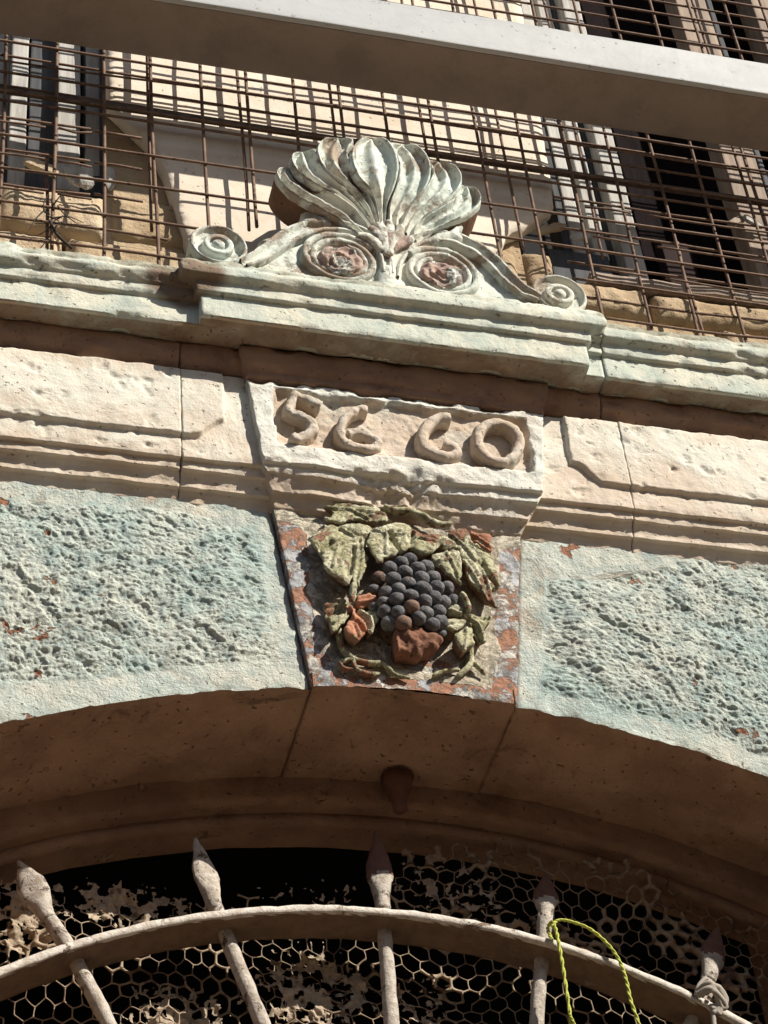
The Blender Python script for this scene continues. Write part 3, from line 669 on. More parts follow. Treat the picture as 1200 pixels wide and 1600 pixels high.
leaf(Z1, [(240, 265), (290, 250), (350, 215), (318, 200), (340, 172), (385, 158), (245, 132), (300, 108), (430, 88), (560, 95), (700, 120), (800, 130), (880, 170), (912, 220), (905, 285), (830, 300), (700, 300), (600, 275), (480, 290), (400, 312), (340, 312), (270, 292)], 0.026, [[(260, 130), (500, 150), (880, 200)], [(500, 150), (700, 260)]], hang=0.15)
leaf(Z1, [(270, 290), (340, 300), (440, 300), (520, 282), (620, 265), (720, 290), (760, 330), (722, 420), (692, 480), (690, 600), (682, 720), (652, 830), (612, 960), (592, 1000), (562, 960), (540, 905), (500, 980), (480, 990), (430, 950), (390, 930), (340, 872), (290, 850), (250, 800), (230, 740), (218, 650), (190, 580), (100, 480), (150, 440), (130, 428), (190, 360), (250, 330)], 0.040, [[(645, 440), (655, 600), (630, 800), (592, 980)], [(600, 450), (400, 520), (230, 600)], [(600, 440), (430, 330)], [(400, 520), (330, 780)]], [[(560, 560), (540, 700), (500, 860)], [(230, 570), (330, 480)]], 'broad pale green leaf at upper left with bare red patches', hang=0.12)
leaf(Z1, [(690, 520), (722, 420), (760, 335), (870, 312), (905, 290), (1050, 262), (1140, 288), (70, 150, Z2), (150, 235, Z2), (250, 258, Z2), (380, 258, Z2), (470, 300, Z2), (542, 360, Z2), (560, 415, Z2), (480, 432, Z2), (390, 412, Z2), (340, 460, Z2), (260, 500, Z2), (200, 500, Z2), (140, 470, Z2), (70, 420, Z2), (1150, 545), (1060, 605), (1022, 590), (1000, 640), (960, 662), (880, 682), (792, 742), (760, 702), (722, 622)], 0.046, [[(780, 360), (900, 420), (1100, 420), (1400, 480)], [(900, 420), (880, 640)], [(1100, 420), (1040, 580)]], [[(930, 400), (1000, 560)], [(1180, 380), (1150, 500)]], hang=0.16)
leaf(Z2, [(310, 540), (332, 480), (420, 440), (480, 420), (570, 430), (600, 480), (622, 560), (600, 605), (612, 700), (590, 760), (600, 840), (560, 790), (480, 730), (430, 680), (370, 600)], 0.050, [[(460, 440), (520, 580), (590, 800)], [(500, 530), (380, 560)]], hang=0.15)
leaf(Z2, [(705, 255), (820, 290), (910, 298), (925, 380), (942, 462), (860, 442), (760, 372), (720, 330)], 0.018, [[(720, 290), (920, 420)]], mat='leaf_red')
leaf(Z2, [(490, 230), (570, 208), (650, 190), (700, 240), (722, 332), (830, 400), (950, 482), (962, 580), (982, 680), (1002, 760), (1000, 850), (930, 862), (940, 1000), (972, 1092), (900, 1032), (850, 970), (800, 892), (742, 842), (690, 780), (660, 660), (630, 560), (600, 480), (560, 400), (540, 350), (500, 300)], 0.042, [[(520, 260), (660, 400), (800, 560), (930, 1030)], [(640, 380), (760, 560)], [(640, 560), (800, 860)]], [[(715, 350), (800, 410), (910, 470)], [(820, 600), (900, 740), (985, 850)]], 'long pointed leaf hanging at right', hang=0.10)
leaf(Z3, [(140, 210), (240, 215), (270, 170), (340, 155), (410, 190), (400, 230), (430, 330), (380, 430), (340, 490), (280, 560), (210, 590), (190, 480), (150, 380), (138, 300)], 0.034, [[(420, 250), (280, 240), (160, 250)], [(420, 280), (240, 480)]], [[(170, 370), (320, 300)]], hang=0.15)
leaf(Z3, [(500, 190), (540, 140), (640, 110), (740, 150), (790, 220), (740, 262), (640, 252), (560, 270), (510, 250)], 0.040, [[(520, 220), (760, 200)]], (), 'bare red lobe of the small lower left leaf', 'leaf_red')
leaf(Z3, [(540, 290), (640, 280), (740, 310), (762, 420), (722, 520), (680, 592), (640, 540), (610, 450), (570, 370)], 0.042, [[(560, 300), (680, 420), (690, 560)]], [[(580, 380), (660, 520)]], hang=0.2)
leaf(Z3, [(390, 460), (430, 400), (480, 300), (400, 280), (380, 240), (440, 200), (500, 200), (510, 290), (542, 340), (600, 430), (622, 530), (600, 610), (540, 692), (480, 690), (420, 640), (370, 570)], 0.046, [[(450, 230), (490, 420), (540, 660)]], [[(500, 420), (600, 560)]], 'red folded middle lobe of the small lower left leaf', 'leaf_red', hang=0.2)
leaf(Z4, [(355, 200), (420, 160), (500, 170), (550, 230), (560, 290), (450, 280), (370, 260)], 0.040, [[(380, 220), (550, 280)]])
leaf(Z4, [(315, 350), (340, 310), (460, 300), (540, 310), (560, 350), (500, 420), (420, 450), (330, 425)], 0.044, [[(330, 370), (550, 340)]], hang=0.15)
leaf(Z4, [(590, 270), (660, 270), (740, 300), (840, 268), (832, 340), (780, 380), (772, 480), (780, 560), (730, 592), (680, 540), (640, 450), (615, 370)], 0.034, [[(600, 300), (720, 420), (750, 580)], [(620, 300), (820, 300)]], [[(650, 400), (720, 560)]], hang=0.1)
leaf(Z4, [(420, 470), (500, 430), (560, 380), (620, 390), (642, 480), (622, 600), (582, 640), (540, 702), (500, 640), (450, 550)], 0.048, [[(570, 400), (560, 560), (540, 690)]], [], 'folded brownish lobe of the small lower right leaf', hang=0.2)
def tend(view, pts, r, h=0.006, name='tendril'):
    w = ats([view(p) for p in pts], YK - h); c = catmull(w, 6)
    rr = r * np.interp(np.linspace(0, 1, len(c)), [0, 0.1, 0.8, 1], [0.8, 1, 0.9, 0.5]); V, F = tube_geo(c, rr, 9, (1, 1.5), rough=0.0018, rfreq=90)
    mesh_obj(name, V, F, M['leaf'], KEY)
tend(Z3, [(305, 560), (300, 650), (350, 790), (450, 900), (530, 930), (680, 960), (790, 960), (870, 1020), (960, 1090), (1130, 1125)], 0.0048)
tend(Z3, [(460, 900), (480, 1000), (560, 1060), (680, 1085), (770, 1080)], 0.0045)
tend(Z3, [(470, 920), (380, 925), (308, 950), (350, 1012), (470, 1020)], 0.0042)
tend(Z4, [(600, 620), (602, 740), (600, 830), (540, 900), (460, 970)], 0.0055, name='stem')
tend(Z4, [(630, 820), (690, 870), (760, 945)], 0.0035, name='stem')
tend(Z4, [(190, 965), (260, 930), (340, 905), (480, 895)], 0.0035, name='stem')
tend(Z4, [(490, 60), (540, 110), (570, 180), (578, 250)], 0.0050, 0.03, 'stem')
tend(Z3, [(470, 20), (462, 120), (445, 230)], 0.0055, 0.035, 'stem')
tend(Z1, [(860, 150), (960, 190), (1100, 200), (1240, 240), (1330, 290), (1420, 330), (1560, 330)], 0.0060, 0.012, 'stem')
# grapes on a domed core
GR = [(590, 315), (628, 300), (540, 338), (608, 355), (665, 340), (702, 332), (492, 382), (555, 386), (622, 406), (680, 384), (733, 380), (525, 450), (578, 433), (688, 433), (748, 426), (795, 427), (632, 461), (572, 480), (512, 494), (695, 486), (737, 470), (780, 490), (822, 482), (520, 532), (580, 537), (637, 513), (700, 537), (758, 532), (540, 586), (725, 590), (762, 580), (768, 630), (470, 434), (600, 585), (668, 560), (478, 515)]
bmg = bmesh.new(); bmesh.ops.create_icosphere(bmg, subdivisions=3, radius=1.0)
gp = np.array([v.co[:] for v in bmg.verts]); gd = fbm(gp, 2.2, 3) * 0.10 + fbm(gp, 7, 2) * 0.025
for v, d in zip(bmg.verts, gd): v.co *= 1 + d
gm = bpy.data.meshes.new('grape'); bmg.to_mesh(gm); bmg.free(); gm.materials.append(M['grape'])
gm.polygons.foreach_set('use_smooth', [True] * len(gm.polygons))
for i, (gx, gy) in enumerate(GR):
    u = ((gx - 650) / 190) ** 2 + ((gy - 470) / 200) ** 2
    Yg = YK - 0.018 - 0.030 * max(0, 1 - u); p = at(*K(gx, gy), Yg); r = 0.0128 * random.uniform(0.88, 1.05) * (0.85 if u > 0.8 else 1)
    o = bpy.data.objects.new('grape', gm); o.parent = KEY; o.location = Vector(p) - KEY.location; k_ = random.uniform(0.9, 1.12); o.scale = (r * k_ * random.uniform(1.0, 1.12), r, r * random.uniform(0.86, 1.0))
    o.rotation_euler = (random.gauss(0, .25), random.gauss(0, .3), random.random() * 0.6); COL.objects.link(o)
    if i in (6, 33, 25): o.material_slots[0].link = 'OBJECT'; o.material_slots[0].material = M['grape_bare']; o['label'] = 'grape with bare brown stone showing'
relief('cluster_core', kpoly([(455, 400), (520, 310), (620, 280), (730, 310), (820, 400), (850, 480), (800, 560), (790, 640), (700, 660), (560, 640), (490, 560)], YK - 0.02), YK, lambda x, z, d: 0.002 + 0.045 * (1 - np.exp(-d / 0.045)) + 0.002 * fbm(np.stack([x, 0 * x, z], -1), 60, 3), M['mortar'], KEY, 0.005)
relief('broken_lump', kpoly([(556, 660), (560, 615), (580, 590), (605, 592), (625, 566), (662, 560), (690, 585), (705, 612), (745, 616), (786, 640), (772, 664), (752, 690), (710, 694), (680, 716), (640, 712), (600, 704), (570, 708)], YK - 0.03), YK, lambda x, z, d: 0.020 + 0.013 * (1 - np.exp(-d / 0.006)) + 0.006 * np.exp(-((d - 0.004) / 0.003) ** 2) * sstep(0.02, -0.01, x) + 0.006 * fbm(np.stack([x, 0 * x, z], -1), 38, 4) + 0.005 * ridge(np.stack([x, 0 * x, z], -1), 70, 3), M['lump'], KEY, 0.0025, YK + 0.004, under=0.15)

# ------------------------------------------------------------------ palmette ornament on the cornice
PAL = thing('palmette_ornament', (0.042, -0.06, 0.455), 'carved stone palmette fan above paired scrolls on the cornice', 'ornament')
def A(x, y): return (420 + x / 3.529, 200 + y / 3.529)
YA = -0.108
def frond(lpts, rpts, curl, label=None):
    L = catmull([A(*p) for p in lpts], 8); Rr = catmull([A(*p) for p in rpts], 8)
    nt = 70; tt = np.linspace(0, 1, nt); fwd = curl * np.sin(np.clip(tt, 0, 1) * np.pi * 0.78) ** 1.5
    def res(C):
        s = np.r_[0, np.cumsum(np.linalg.norm(np.diff(C, axis=0), axis=1))]; s /= s[-1]; return np.stack([np.interp(tt, s, C[:, k]) for k in range(2)], -1)
    L = np.array([at(p[0], p[1], YA - f) for p, f in zip(res(L), fwd)]); Rr = np.array([at(p[0], p[1], YA - f) for p, f in zip(res(Rr), fwd)]); ns = 31; ss = np.linspace(0, 1, ns)
    Cm = (L + Rr) / 2; L = Cm + (L - Cm) * 1.2; Rr = Cm + (Rr - Cm) * 1.2
    P = L[:, None] * (1 - ss)[None, :, None] + Rr[:, None] * ss[None, :, None]
    wid = np.linalg.norm(L - Rr, axis=1)[:, None]
    prof = 0.24 * (np.exp(-((ss - 0.08) / 0.055) ** 2) + np.exp(-((ss - 0.92) / 0.055) ** 2)) - 0.24 * np.sin(np.pi * ss) ** 1.0 + 0.30 * np.exp(-((ss - 0.5) / 0.13) ** 2)
    edge = -0.35 * (np.exp(-(ss / 0.03) ** 2) + np.exp(-((1 - ss) / 0.035) ** 2))
    hgt = np.minimum(wid, 0.05) * (prof + edge * 0.5)[None]
    P[..., 1] -= hgt
    P[..., 1] += 0.0030 * fbm(P, 45, 4, off=len(lpts) + curl * 300) + 0.0012 * fbm(P, 140, 2)
    # turned-back edge all round
    back = P.copy(); 
    e0 = P[:, :1].copy(); e0[..., 1] = YA + 0.045; e1 = P[:, -1:].copy(); e1[..., 1] = YA + 0.045
    P = np.concatenate([e0, P, e1], 1); top = P[-1:].copy(); top[..., 1] = YA + 0.045; P = np.concatenate([P, top], 0)
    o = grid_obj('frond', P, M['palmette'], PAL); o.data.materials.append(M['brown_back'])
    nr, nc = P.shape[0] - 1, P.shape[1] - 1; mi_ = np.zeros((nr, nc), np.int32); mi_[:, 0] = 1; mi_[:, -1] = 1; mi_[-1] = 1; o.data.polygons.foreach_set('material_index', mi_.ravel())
    if label: o['label'] = label
frond([(610, 540), (592, 420), (545, 340), (490, 270), (462, 190), (470, 120), (510, 75), (565, 60)], [(640, 540), (650, 420), (685, 320), (702, 230), (690, 150), (650, 90), (610, 68), (565, 60)], 0.030, 'upright middle frond')
frond([(585, 560), (520, 440), (430, 340), (340, 270), (282, 190), (272, 120), (310, 75), (380, 58)], [(612, 550), (570, 420), (515, 320), (455, 235), (425, 165), (432, 115), (455, 82), (380, 58)], 0.024)
frond([(560, 570), (480, 450), (370, 370), (250, 320), (170, 260), (130, 200), (135, 155), (185, 133)], [(590, 560), (515, 450), (425, 355), (335, 285), (275, 220), (255, 165), (238, 138), (185, 133)], 0.020)
frond([(500, 600), (400, 525), (280, 455), (160, 390), (75, 320), (45, 270), (55, 235), (95, 215)], [(560, 580), (475, 470), (380, 395), (280, 345), (190, 295), (138, 255), (122, 225), (95, 215)], 0.014)
frond([(665, 540), (670, 430), (708, 330), (722, 250), (712, 190), (692, 140), (672, 108), (735, 92)], [(740, 540), (758, 470), (810, 400), (860, 330), (882, 250), (870, 180), (820, 120), (740, 95)], 0.024)
frond([(725, 560), (775, 455), (826, 388), (880, 325), (906, 268), (898, 230), (878, 200), (938, 188)], [(790, 600), (830, 515), (920, 450), (1000, 390), (1050, 320), (1045, 260), (1000, 215), (940, 190)], 0.020)
frond([(790, 600), (845, 520), (925, 468), (1005, 420), (1045, 372), (1055, 338), (1065, 326), (1090, 322)], [(835, 640), (900, 575), (990, 530), (1080, 490), (1145, 440), (1162, 395), (1140, 350), (1090, 322)], 0.014)
def apoly(pts, Y, k=4): p = ats([A(*q) for q in pts], Y); return catmull(p[:, [0, 2]], k, True)
def P3(x, z): return np.stack([x, 0 * x, z], -1)
relief('backing', apoly([(75, 300), (140, 200), (210, 165), (300, 110), (400, 100), (560, 100), (700, 130), (850, 200), (950, 240), (1040, 350), (1115, 390), (1080, 470), (980, 550), (840, 640), (480, 600), (330, 540), (200, 440), (100, 370)], -0.100), -0.070, lambda x, z, d: 0.026 + 0.006 * (1 - np.exp(-d / 0.03)) + 0.004 * fbm(P3(x, z), 40, 3), M['brown_back'], PAL, 0.006, -0.045)
# plate behind the scrolls
def PX(pts, Y): return ats(pts, Y)[:, [0, 2]]
relief('scroll_plate', catmull(PX([(372, 400), (410, 392), (450, 368), (500, 352), (560, 350), (612, 352), (680, 368), (735, 385), (790, 420), (842, 468), (850, 500), (700, 490), (500, 460), (372, 440)], -0.098), 4, True), -0.062, lambda x, z, d: 0.024 + 0.012 * (1 - np.exp(-d / 0.01)) + 0.003 * fbm(P3(x, z), 50, 3), M['palmette'], PAL, 0.0045, -0.050)
def band(pts, w_, h_, Y, name='scroll_band', mat='palmette', closed=False, rim=True):
    c = catmull(ats(pts, Y), 8, closed); n = len(c)
    if closed: c = np.vstack([c, c[:1]])
    T = np.gradient(c, axis=0)
    if closed: T[0] = T[-1] = c[1] - c[-2]
    T /= np.linalg.norm(T, axis=1, keepdims=True); Sd = np.cross(T, np.array([0, -1.0, 0]))
    ww = np.asarray([np.interp(t, np.linspace(0, 1, len(w_)), w_) for t in np.linspace(0, 1, len(c))])[:, None] if not np.isscalar(w_) else np.full((len(c), 1), w_)
    s = np.array([-1, -1, -0.86, -0.6, -0.45, 0, 0.45, 0.6, 0.86, 1, 1]); hh = np.array([0, 0.85, 1, 1.0, 0.6, 0.5, 0.6, 1.0, 1, 0.85, 0]) if rim else np.array([0, 0.4, 0.6, 0.85, 0.95, 1, 0.95, 0.85, 0.6, 0.4, 0])
    P = c[:, None] + Sd[:, None] * (s[None, :, None] * ww[:, None] / 2); P[..., 1] += 0.02 * (hh == 0) - hh * h_
    P[..., 1] += 0.0022 * fbm(P, 55, 3, off=w_ if np.isscalar(w_) else w_[0]); P[..., 2] += 0.0014 * fbm(P, 55, 3, off=9)
    return grid_obj(name, P, M[mat], PAL)
band([(378, 420), (400, 410), (425, 394), (455, 374), (495, 361), (540, 364), (575, 380), (598, 404), (604, 436)], [0.02, 0.03, 0.034, 0.03, 0.026, 0.02], 0.016, -0.096)
band([(612, 440), (618, 412), (640, 388), (680, 377), (725, 388), (758, 408), (790, 440), (815, 462), (840, 474)], [0.02, 0.026, 0.03, 0.034, 0.03, 0.02], 0.016, -0.096)
def disc(center, prof, name, mat, Y, squash=1.0, turn=0.0, rough=0.0015, off=0.0):
    """turned disc facing the street: prof = (radius, height)"""
    c = at(*center, Y - 0.016); pr_ = resample(np.array(prof), 0.0022); nth = 72; th = np.linspace(0, 2 * np.pi, nth)
    P = np.zeros((len(pr_), nth, 3)); P[..., 0] = c[0] + pr_[:, :1] * np.cos(th); P[..., 2] = c[2] + pr_[:, :1] * np.sin(th) * squash; P[..., 1] = Y - pr_[:, 1:]
    q = P + off; q[:, -1] = q[:, 0]
    P[..., 1] += fbm(q, 60, 3) * rough; P[..., 0] += fbm(q, 40, 2, off=4) * rough * 0.6; P[..., 2] += fbm(q, 40, 2, off=8) * rough * 0.6
    return grid_obj(name, P, M[mat], PAL)
VOL = [(0.049, -0.02), (0.049, 0.018), (0.046, 0.022), (0.043, 0.020), (0.040, 0.012), (0.030, 0.009), (0.0262, 0.010), (0.0255, 0.020), (0.022, 0.022), (0.0165, 0.021), (0.015, 0.014), (0.0115, 0.014), (0.0105, 0.020), (0.006, 0.024), (0.0, 0.025)]
disc((341, 384), VOL, 'volute', 'palmette', -0.076, off=1); disc((874, 461), VOL, 'volute', 'palmette', -0.076, off=5)
def spiral(center, sgn, off):
    c = at(*center, -0.106); pts = []; th = np.linspace(0, 2 * np.pi * 2.1, 90)
    r = np.interp(th / th[-1], [0, 0.45, 1], [0.068, 0.054, 0.040])
    P = np.stack([c[0] + sgn * r * np.cos(th + 0.6), np.full(90, -0.100), c[2] + r * np.sin(th + 0.6) * 0.92], -1)
    V, F = tube_geo(P, np.linspace(0.0075, 0.0055, 90), 10, (1, 1.6), rough=0.003, rfreq=70); mesh_obj('spiral', V, F, M['palmette'], PAL)
    disc(center, [(0.039, -0.02), (0.039, 0.008), (0.033, 0.016), (0.024, 0.014), (0.018, 0.018), (0.012, 0.013), (0.006, 0.018), (0.0, 0.019)], 'boss', 'pink', -0.098, 0.92, rough=0.009, off=off)
spiral((533, 404), 1, 3); spiral((690, 426), -1, 7)
def flick(pts, Y, h=0.016, mat='palmette'):
    relief('acanthus_tip', apoly(pts, Y, 3), Y + 0.02, lambda x, z, d: 0.02 + h * (1 - np.exp(-d / 0.006)) + 0.003 * fbm(P3(x, z), 70, 3), M[mat], PAL, 0.0035, Y + 0.035)
flick([(152, 420), (190, 455), (250, 470), (300, 510), (360, 545), (330, 575), (260, 560), (200, 560), (165, 520), (205, 510), (180, 480)], -0.10)
flick([(850, 640), (900, 600), (960, 590), (1010, 560), (1060, 525), (1068, 560), (1045, 590), (1090, 615), (1060, 650), (980, 650), (900, 660)], -0.10)
flick([(-60, 645), (-30, 620), (40, 605), (85, 590), (95, 560), (118, 590), (105, 640), (60, 665), (-20, 680)], -0.09)
flick([(1200, 740), (1240, 790), (1300, 850), (1370, 900), (1400, 950), (1330, 940), (1250, 880), (1195, 800)], -0.09, 0.01)
for pts in ([(640, 690), (630, 630), (598, 580), (560, 550)], [(648, 700), (644, 630), (626, 570), (610, 525)], [(656, 705), (664, 640), (670, 580), (665, 520)], [(666, 700), (686, 650), (712, 600), (722, 545)], [(672, 690), (700, 655), (745, 630), (785, 605)], [(630, 680), (595, 635), (540, 605), (490, 588)]):
    c = catmull(ats([A(*q) for q in pts], -0.112), 6); V, F = tube_geo(c, np.interp(np.linspace(0, 1, len(c)), [0, .3, .7, 1], [0.004, 0.007, 0.008, 0.005]), 9, (1.3, 0.9), rough=0.004, rfreq=90)
    mesh_obj('calyx_petal', V, F, M['pink' if pts[0][0] in (640, 656, 672) else 'palmette'], PAL)

relief('scroll_knot', apoly([(610, 760), (640, 735), (668, 730), (700, 745), (722, 790), (728, 850), (700, 905), (640, 900), (600, 870), (598, 810)], -0.112), -0.085, lambda x, z, d: 0.016 + 0.012 * (1 - np.exp(-d / 0.006)) + 0.003 * fbm(P3(x, z), 60, 3), M['palmette'], PAL, 0.003, -0.06)
# ------------------------------------------------------------------ upper wall, plaster patch, windows
WALL = thing('upper_wall', (0, 0.1, 0.45), 'upper wall of rough tan stone with a torn patch of cream plaster above the cornice', 'wall')
YS = 0.060                                              # face of the bare stones; the plaster stands proud of it at y = 0
def W(px, py, Y=YS): p = at(px, py, Y); return p[0], p[2]
def wstone(x0, x1, z0, z1, mat, y=YS, seed=0, rough=0.006, deep=0.12):
    nx = max(4, int((x1 - x0) / 0.006)); nz = max(4, int((z1 - z0) / 0.006))
    X, Z = np.meshgrid(np.linspace(x0, x1, nx), np.linspace(z0, z1, nz)); P = np.stack([X, np.full_like(X, y), Z], -1)
    d = np.minimum(np.minimum(X - x0, x1 - X), np.minimum(Z - z0, z1 - Z))
    P[..., 1] -= 0.006 * sstep(0, 0.02, d) + rough * (0.8 * fbm(P, 13, 4, off=seed) + 0.6 * fbm(P, 45, 4, off=seed + 5) + 0.5 * ridge(P, 28, 2, off=seed + 8))
    P[..., 1] += 0.015 * np.exp(-d / 0.005)
    rows = []
    top = P[:1].copy(); top[..., 1] = y + deep; bot = P[-1:].copy(); bot[..., 1] = y + deep; P = np.concatenate([top, P, bot], 0)
    a = P[:, :1].copy(); a[..., 1] = y + deep; b = P[:, -1:].copy(); b[..., 1] = y + deep; P = np.concatenate([a, P, b], 1)
    return grid_obj('stone', P, M[mat], WALL, flip=False)
DZ = 0.037; zsl = 0.80 + DZ; zsr = 0.735 + DZ                                 # window sill heights, left and right
zsr_ = 0.70
# left: two courses below the left window
for k, (x0, x1, z0, z1, mt) in enumerate([(XL, -0.62, 0.62, 0.735, 'pale_tan'), (-0.612, -0.425, 0.62, 0.738, 'pale_tan'), (-0.418, -0.1, 0.62, 0.742, 'tan'),
                                          (XL, -0.50, 0.40, 0.612, 'pale_tan'), (-0.492, -0.05, 0.40, 0.612, 'tan'),
                                          (0.04, 0.40, 0.40, 0.60, 'tan'), (0.408, 0.70, 0.40, 0.595, 'tan'), (0.708, XR, 0.40, 0.60, 'tan'),
                                          (0.10, 0.335, 0.608, 0.74, 'tan'), (0.343, 0.405, 0.603, 0.75, 'tan'), (0.412, 0.58, 0.603, 0.685, 'tan'), (0.588, 0.86, 0.603, 0.68, 'tan'), (0.868, XR, 0.608, 0.68, 'tan')]):
    wstone(x0, x1, z0 + DZ, z1 + DZ, mt, seed=k * 13.0)
box_obj('core', XL, XR, YS + 0.05, 0.30, 0.30, 0.655, M['mortar'], WALL)
box_obj('core', XL, -0.40, YS + 0.06, 0.30, 0.655, 0.74, M['mortar'], WALL)
box_obj('core', 0.34, XR, YS + 0.06, 0.30, 0.655, 0.70, M['mortar'], WALL)
box_obj('core', -0.425, 0.345, YS + 0.004, 0.30, 0.64, 3.2, M['tan'], WALL)
PLP = [(160, -250), (166, 20), (169, 100), (171, 160), (205, 192), (240, 224), (258, 262), (272, 305), (283, 340), (300, 395), (330, 520), (700, 520), (745, 425), (762, 400), (785, 384), (796, 362), (822, 352), (845, 336), (866, 322), (862, 280), (843, 167), (828, 80), (810, -30), (775, -250)]
relief('plaster_patch', PX(PLP, 0.03), YS + 0.002, lambda x, z, d: 0.027 + 0.003 * (1 - np.exp(-d / 0.006)) + 0.002 * fbm(P3(x, z), 10, 4), M['plaster'], WALL, 0.012)

def window(name, label):
    return thing(name, (0, 0.09, 0.72), label, 'window')
def px_board(name, pxs, Y, depth, mat, parent, z0, z1, yref, rough=0.002, lean=0.0):
    xa = at(pxs[0], yref, Y)[0]; xb = at(pxs[1], yref, Y)[0]
    return box_obj(name, xa, xb, Y, Y + depth, z0, z1, mat, parent, 0.003, rough, 0.03)
WL = window('window_frame', 'old window of grey and blue boards behind the mesh above the caught twigs')
ZT = 3.2
px_board('board', (-60, -8), 0.105, 0.03, M['blue_wood'], WL, zsl - 0.03, ZT, 120)
px_board('board', (-6, 15), 0.115, 0.03, M['grey_wood'], WL, zsl - 0.02, ZT, 120)['label'] = 'grey board set deeper'
px_board('stile', (18, 44), 0.085, 0.04, M['grey_wood'], WL, zsl - 0.05, ZT, 120)['label'] = 'pale weathered stile'
px_board('board', (47, 88), 0.120, 0.03, M['blue_wood'], WL, zsl - 0.05, ZT, 120)
px_board('stile', (91, 126), 0.090, 0.04, M['grey_wood'], WL, zsl - 0.02, ZT, 120)['label'] = 'pale weathered stile'
px_board('board', (128, 133), 0.115, 0.03, M['blue_wood'], WL, zsl - 0.05, ZT, 120)
px_board('stile', (134, 156), 0.095, 0.04, M['grey_wood'], WL, zsl - 0.02, ZT, 120)
px_board('board', (157, 190), 0.085, 0.05, M['blue_wood'], WL, zsl - 0.06, ZT, 120)
box_obj('sill', XL, at(178, 240, 0.05)[0], 0.078, 0.15, zsl - 0.085, zsl - 0.055, M['pale_tan'], WL, 0.006, 0.006)
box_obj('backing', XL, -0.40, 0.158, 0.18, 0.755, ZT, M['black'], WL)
box_obj('rail', XL, at(180, 220, 0.07)[0], 0.092, 0.13, zsl - 0.05, zsl + 0.035, M['blue_wood'], WL, 0.004, 0.003)
def splinter(p0, p1, w_, th_, mat, parent, Y):
    a = at(*p0, Y); b = at(*p1, Y + 0.01); n = 9; t = np.linspace(0, 1, n); c = a + (b - a) * t[:, None]
    V, F = tube_geo(c, w_ * np.interp(t, [0, .1, .8, 1], [0.6, 1, 0.95, 0.25]), 8, (1, th_), rough=0.003, rfreq=60, sq=0.5); return mesh_obj('splinter', V, F, M[mat], parent, smooth=False)
splinter((101, 262), (127, 292), 0.012, 0.4, 'grey_wood', WL, 0.055); splinter((133, 262), (136, 296), 0.014, 0.5, 'grey_wood', WL, 0.05); splinter((170, 262), (172, 298), 0.010, 0.5, 'grey_wood', WL, 0.05); splinter((38, 250), (95, 272), 0.013, 0.5, 'pale_tan', WL, 0.045)
WR = window('window_frame', 'old window of weathered stiles and dark openings behind the mesh, beside the faded brown sill')
yr = 240
px_board('board', (850, 862), 0.090, 0.05, M['blue_wood'], WR, zsr - 0.05, ZT, yr)
px_board('stile', (864, 882), 0.085, 0.04, M['grey_wood'], WR, zsr + 0.06, ZT, yr)
px_board('board', (884, 892), 0.110, 0.03, M['blue_wood'], WR, zsr - 0.05, ZT, yr)
px_board('stile', (894, 914), 0.090, 0.04, M['grey_wood'], WR, zsr + 0.06, ZT, yr)
px_board('board', (916, 934), 0.115, 0.03, M['blue_wood'], WR, zsr - 0.05, ZT, yr)
px_board('stile', (936, 965), 0.080, 0.05, M['grey_wood'], WR, zsr - 0.04, ZT, yr)['label'] = 'pale weathered stile beside the dark opening'
px_board('panel', (900, 1150), 0.330, 0.02, M['dark_wood'], WR, zsr - 0.02, ZT, yr)
px_board('curtain', (985, 1040), 0.300, 0.01, M['curtain'], WR, zsr, 1.2, yr)
px_board('stile', (1128, 1178), 0.085, 0.05, M['brown_wood'], WR, zsr + 0.02, ZT, yr)['label'] = 'faded brown stile'
px_board('board', (1180, 1188), 0.100, 0.03, M['blue_wood'], WR, zsr, ZT, yr)
px_board('panel', (1180, 1330), 0.330, 0.02, M['dark_wood'], WR, zsr - 0.02, ZT, yr)
px_board('stile', (1255, 1300), 0.090, 0.05, M['brown_wood'], WR, zsr + 0.02, ZT, yr)
xr0 = at(852, 330, 0.06)[0]
box_obj('rail', xr0, at(935, 300, 0.06)[0], 0.08, 0.13, zsr - 0.055, zsr + 0.06, M['blue_wood'], WR, 0.004, 0.003)
box_obj('sill', xr0 + 0.06, XR, 0.050, 0.16, zsr - 0.052, zsr - 0.028, M['brown_wood'], WR, 0.005, 0.005)
box_obj('rail', at(967, 240, 0.1)[0], XR, 0.12, 0.15, zsr - 0.026, zsr + 0.02, M['blue_wood'], WR, 0.004, 0.003)
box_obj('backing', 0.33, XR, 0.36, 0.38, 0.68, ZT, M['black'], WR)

splinter((838, 362), (886, 352), 0.010, 0.5, 'tan', WR, 0.045); splinter((893, 372), (922, 368), 0.008, 0.5, 'grey_wood', WR, 0.05); splinter((1140, 352), (1165, 338), 0.009, 0.5, 'brown_wood', WR, 0.06); splinter((1162, 338), (1192, 356), 0.009, 0.5, 'grey_wood', WR, 0.06)
